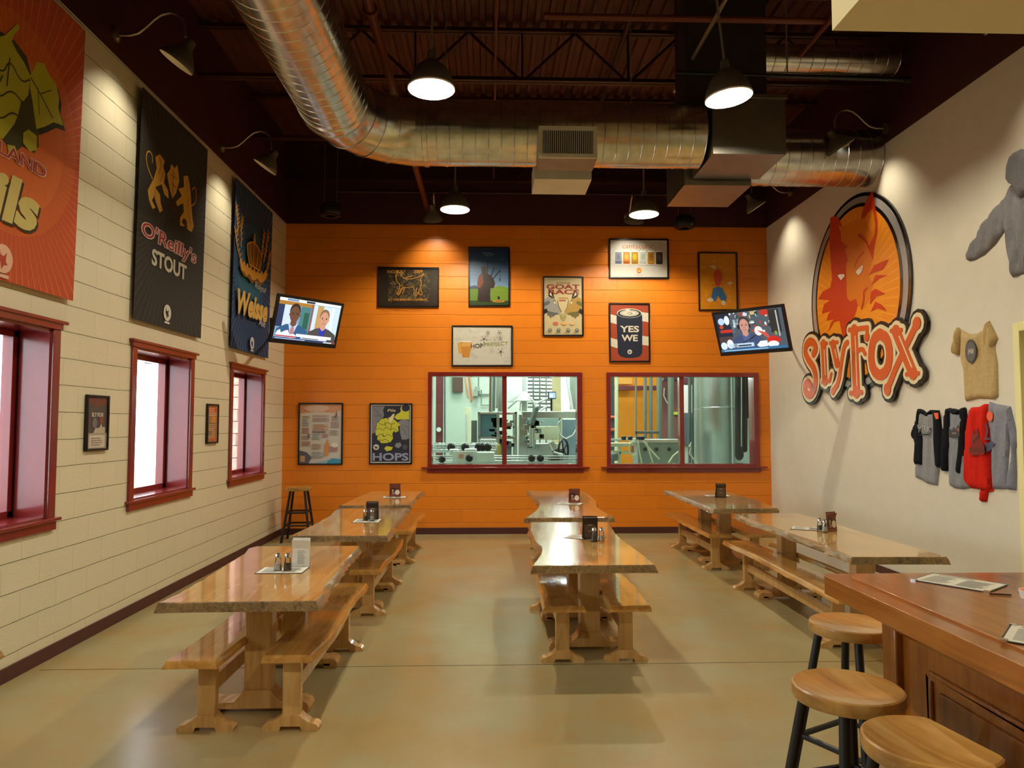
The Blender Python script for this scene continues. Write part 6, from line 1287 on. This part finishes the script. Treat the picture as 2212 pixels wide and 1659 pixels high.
X0, X1, *_ = span(925, 1250, 900, 1000, 12.2); zt = pt(1000, 998, 12.2).z; MB().box(X0, X1, 12.22, 12.5, zt - .15, zt, S_).box(X0 + .1, X0 + .16, 12.25, 12.45, 0, zt - .15, S_).box(X1 - .2, X1 - .14, 12.25, 12.45, 0, zt - .15, S_).build('belt', parent=cw, bevel=.005)
for a, b in ((1014, 990), (1149, 990), (1168, 990), (955, 992)): knob(cw, a, b, 12.1, .06)
hb('motor_cover', 1030, 1068, 977, 999, 12.0, .3, mat('pale_mint', '#cfe4d6', .5), parent=cw, bevel=.015); hb('label_plate', 991, 1002, 980, 991, 12.05, .01, mat('warn_label', '#d09a84', .6), parent=cw); hb('side_sheet', 978, 1030, 975, 1000, 12.15, .02, mat('sheet_white', '#dfe8e2', .5), parent=cw)
tag(hb('yellow_guard', 1074, 1081, 960, 977, 12.6, .08, mat('guard_yellow', '#d8c04c', .5), floor=True), 'small yellow guard left of the window bar', 'guard')
hw = empty('hand_wheel', pt(1218, 985, 12.5), label='large black handwheel at the lower right of the left brewery window', cat='handwheel')
c = pt(1217, 973, 12.5); ax = Vector((.85, -.5, 0)).normalized(); s1 = ax.cross(Vector((0, 0, 1))).normalized(); n = 28
MB().tube([c + .2 * (math.cos(2 * PI * i / n) * s1 + math.sin(2 * PI * i / n) * Vector((0, 0, 1))) for i in range(n + 1)], .018, 8, M['blackp'], cap=False).build('rim', parent=hw)
mb = MB()
for i in range(5): mb.tube([c, c + .2 * (math.cos(2 * PI * i / 5) * s1 + math.sin(2 * PI * i / 5) * Vector((0, 0, 1)))], .012, 8, M['blackp'])
mb.build('spoke', parent=hw); MB().tube([c, pt(1195, 972, 12.7)], .04, 12, M['black']).tube([pt(1190, 955, 12.4), pt(1198, 972, 12.4)], .05, 12, S_).lathe([(.07, -.05), (.08, .0), (.05, .06)], pt(1203, 992, 12.3), 16, M['black'], (0, -1, 0)).lathe([(.05, -.05), (.06, .0), (.03, .06)], pt(1190, 990, 12.3), 16, M['black'], (0, -1, 0)).tube([pt(1195, 978, 12.3), pt(1215, 984, 12.3)], .035, 10, S_).build('gearbox', parent=hw)

# right brewery window
struct(hb('wall_hall_orange', 1300, 1432, 700, 960, 17.4, .1, M['yell'], floor=True, bevel=0))
hb('lintel_beam', 1326, 1420, 833, 843, 17.2, .1, M['mar2'], 'maroon beam across the yellow-orange hall wall', 'beam')
hb('hatch_panel', 1336, 1366, 812, 830, 17.3, .05, mat('pale_orange', '#e8a84a', .4), 'pale orange panel above the maroon beam', 'panel')
hb('dark_column', 1300, 1328, 780, 950, 16.2, .2, mat('dark_grey', '#4c4e4c', .5), 'dark grey column at the left edge of the right brewery window', 'column', floor=True)
hp('standpipe', [(1332, 700), (1331, 1080)], 16.0, .04, M['creampaint'], 'cream standpipe beside the dark column')
for a, r_, l in ((1373.5, .018, 'thinnest grey pipe before the yellow-orange wall'), (1393.5, .035, 'left one of two equal grey pipes before the yellow-orange wall'), (1406, .035, 'right one of two equal grey pipes before the yellow-orange wall'), (1424, .055, 'thick grey pipe at the edge of the yellow-orange wall'), (1449, .06, 'thick grey pipe before the dull maroon wall')):
    hp('vertical_pipe', [(a, 700), (a, 1104)], 14.0, r_, mat('pipe_grey', '#8b948a', .4, .3), l)
struct(hb('wall_hall_maroon', 1422, 1475, 700, 980, 16.4, .1, mat('dull_maroon', '#824a48', .6), floor=True, bevel=0))
hb('dark_duct', 1430, 1470, 480, 822, 15.8, .3, mat('plum_duct', '#43262e', .6), 'dark plum duct at the top of the right window, left pane', 'duct')
hb('yellow_tag', 1455.5, 1466.5, 890, 896, 16.35, .02, mat('tag_yellow', '#d8dc4a', .5), 'small yellow label on the maroon wall', 'label')
hp('power_cord', [(1435, 838), (1434, 855), (1440, 868), (1446, 876)], 16.39, .012, W_, 'white cord hanging on the maroon wall', 'cord')
hp('guard_rail', [(1318, 901), (1336, 901)], 16.15, .03, mat('rail_orange', '#e8784a', .5), 'orange guard rail at the left edge of the right window, upper one', 'rail'); hp('guard_rail', [(1318, 928), (1336, 928)], 16.15, .03, mat('rail_orange', '#e8784a', .5), 'orange guard rail at the left edge of the right window, lower one', 'rail')
gm = empty('keg_machine', pt(1420, 1000, 13.0), label='wide grey machine with dark top edge, lower part of the right window', cat='machine')
hb('body', 1378, 1472, 955, 1000, 13.0, .5, mat('machine_sage', '#86938c', .4, .2), parent=gm, floor=True); hb('top_edge', 1372, 1474, 949, 956, 12.98, .55, S_, parent=gm); hb('frame_bar', 1373, 1424, 931, 937, 13.2, .06, GP, parent=gm); hb('frame_post', 1373, 1377, 931, 950, 13.2, .06, GP, parent=gm)
for a in (1393, 1417, 1445): MB().lathe([(.03, 0), (.035, .02), (.02, .03)], pt(a, 970, 12.98), 12, M['black'], (0, -1, 0)).build('knob', parent=gm)
cm = empty('can_line', pt(1340, 1000, 12.8), label='cream and green canning line at the lower left of the right window', cat='machine')
hb('frame', 1316, 1368, 957, 965, 12.8, .3, M['creampaint'], parent=cm); hb('frame', 1316, 1366, 975, 981, 12.8, .3, M['creampaint'], parent=cm); hb('frame', 1337, 1342, 965, 1000, 12.8, .1, M['creampaint'], parent=cm, floor=True); hb('end_block', 1364, 1370, 962, 978, 12.75, .2, mat('copper_block', '#c87a44', .5), parent=cm)
hb('motor', 1321, 1336, 978, 996, 12.6, .2, GP, parent=cm, bevel=.03); hp('rail', [(1318, 950), (1374, 949)], 12.7, .02, S_, parent=cm)
for a in (1348, 1362, 1380, 1388): knob(cm, a, 946, 12.65, .04, 'clamp')
for k, (pp_, l) in enumerate((([(1378, 950), (1381, 975), (1386, 1000)], 'thin pale hose hanging before the grey machine, leftmost'), ([(1389, 952), (1408, 975), (1424, 992)], 'pale hose sloping right across the grey machine'), ([(1396, 955), (1404, 980), (1410, 1000)], 'thin pale hose between the sloping ones'), ([(1444, 1000), (1454, 985), (1466, 975)], 'pale hose rising at the right of the grey machine'), ([(1372, 950), (1360, 960), (1360, 975), (1366, 985), (1376, 980)], 'looped pale hose at the canning line'), ([(1489, 965), (1493, 955), (1490, 980), (1504, 1000)], 'pale looped hose at the left of the big tanks'))):
    hp('hose', pp_, 12.6, .013, M['creampaint'], l, 'hose')
# bright door opening beyond, its light put into a white panel's colour; tanks
hb('opening_panel', 1474, 1498, 832, 892, 18.5, .1, W_, 'plain white panel in place of a bright opening, left of the big tanks', 'panel'); hb('teal_panel', 1474, 1498, 892, 960, 18.5, .1, mat('dark_teal', '#54686c', .5), 'dark teal panel below the plain white panel', 'panel'); hb('plum_panel', 1474, 1498, 780, 830, 18.5, .1, mat('plum', '#54343c', .5), 'plum-coloured panel above the plain white panel', 'panel')
for a, r_, l in ((1490, .035, 'grey pipe in front of the plain white panel'), (1497, .02, 'thin grey pipe just left of the big tanks')): hp('vertical_pipe', [(a, 700), (a, 1100)], 14.2, r_, GP, l)
def tank(pa, pb, Y, l):
    a, b = pt(pa, 900, Y), pt(pb, 900, Y); r_ = (b.x - a.x) / 2; cx = (a.x + b.x) / 2; o = empty('fermenter_tank', (cx, Y + r_, 0), label=l, cat='tank', group='stainless tanks')
    MB().lathe([(.1, .35), (r_, .8), (r_, 4.4), (r_ * .5, 4.9), (.1, 5)], (cx, Y + r_, 0), 48, tank_steel()).build('vessel', parent=o)
    MB().shell([(r_ + .001, 2.0), (r_ + .006, 2.005), (r_ + .006, 2.02), (r_ + .001, 2.025)], (cx, Y + r_, 0), 48, S_).build('weld_band', parent=o)
    for k in range(3): t = k * 2.1 + .6; MB().tube([(cx + r_ * .8 * math.cos(t), Y + r_ + r_ * .8 * math.sin(t), 0), (cx + r_ * .8 * math.cos(t), Y + r_ + r_ * .8 * math.sin(t), .85)], .04, 10, S_).build('leg', parent=o)
tank(1522, 1590, 13.4, 'wide stainless tank in the middle of the right pane'); tank(1500, 1524, 15.4, 'narrow-looking stainless tank behind the wide one'); tank(1595, 1660, 13.1, 'stainless tank at the right edge, behind the black hoses')
for a, b0, b1, r_, l in ((1597, 420, 985, .075, 'thick black insulated pipe with rounded end'), (1609.5, 420, 972, .04, 'slimmer black pipe right of the thick one'), (1619, 420, 898, .055, 'short black pipe at the right edge of the window')):
    p, q = pt(a, b0, 12.5), pt(a, b1, 12.5); tag(MB().tube([p, q, q - Vector((0, 0, r_ * .6)), q - Vector((0, 0, r_))], [r_, r_, r_ * .75, r_ * .3], 20, HO).build('insulated_pipe'), l, 'pipe')
hp('silver_tube', [(1602, 420), (1601.5, 965)], 12.35, .008, S_, 'thin silver tube beside the thick black pipe', 'tube')
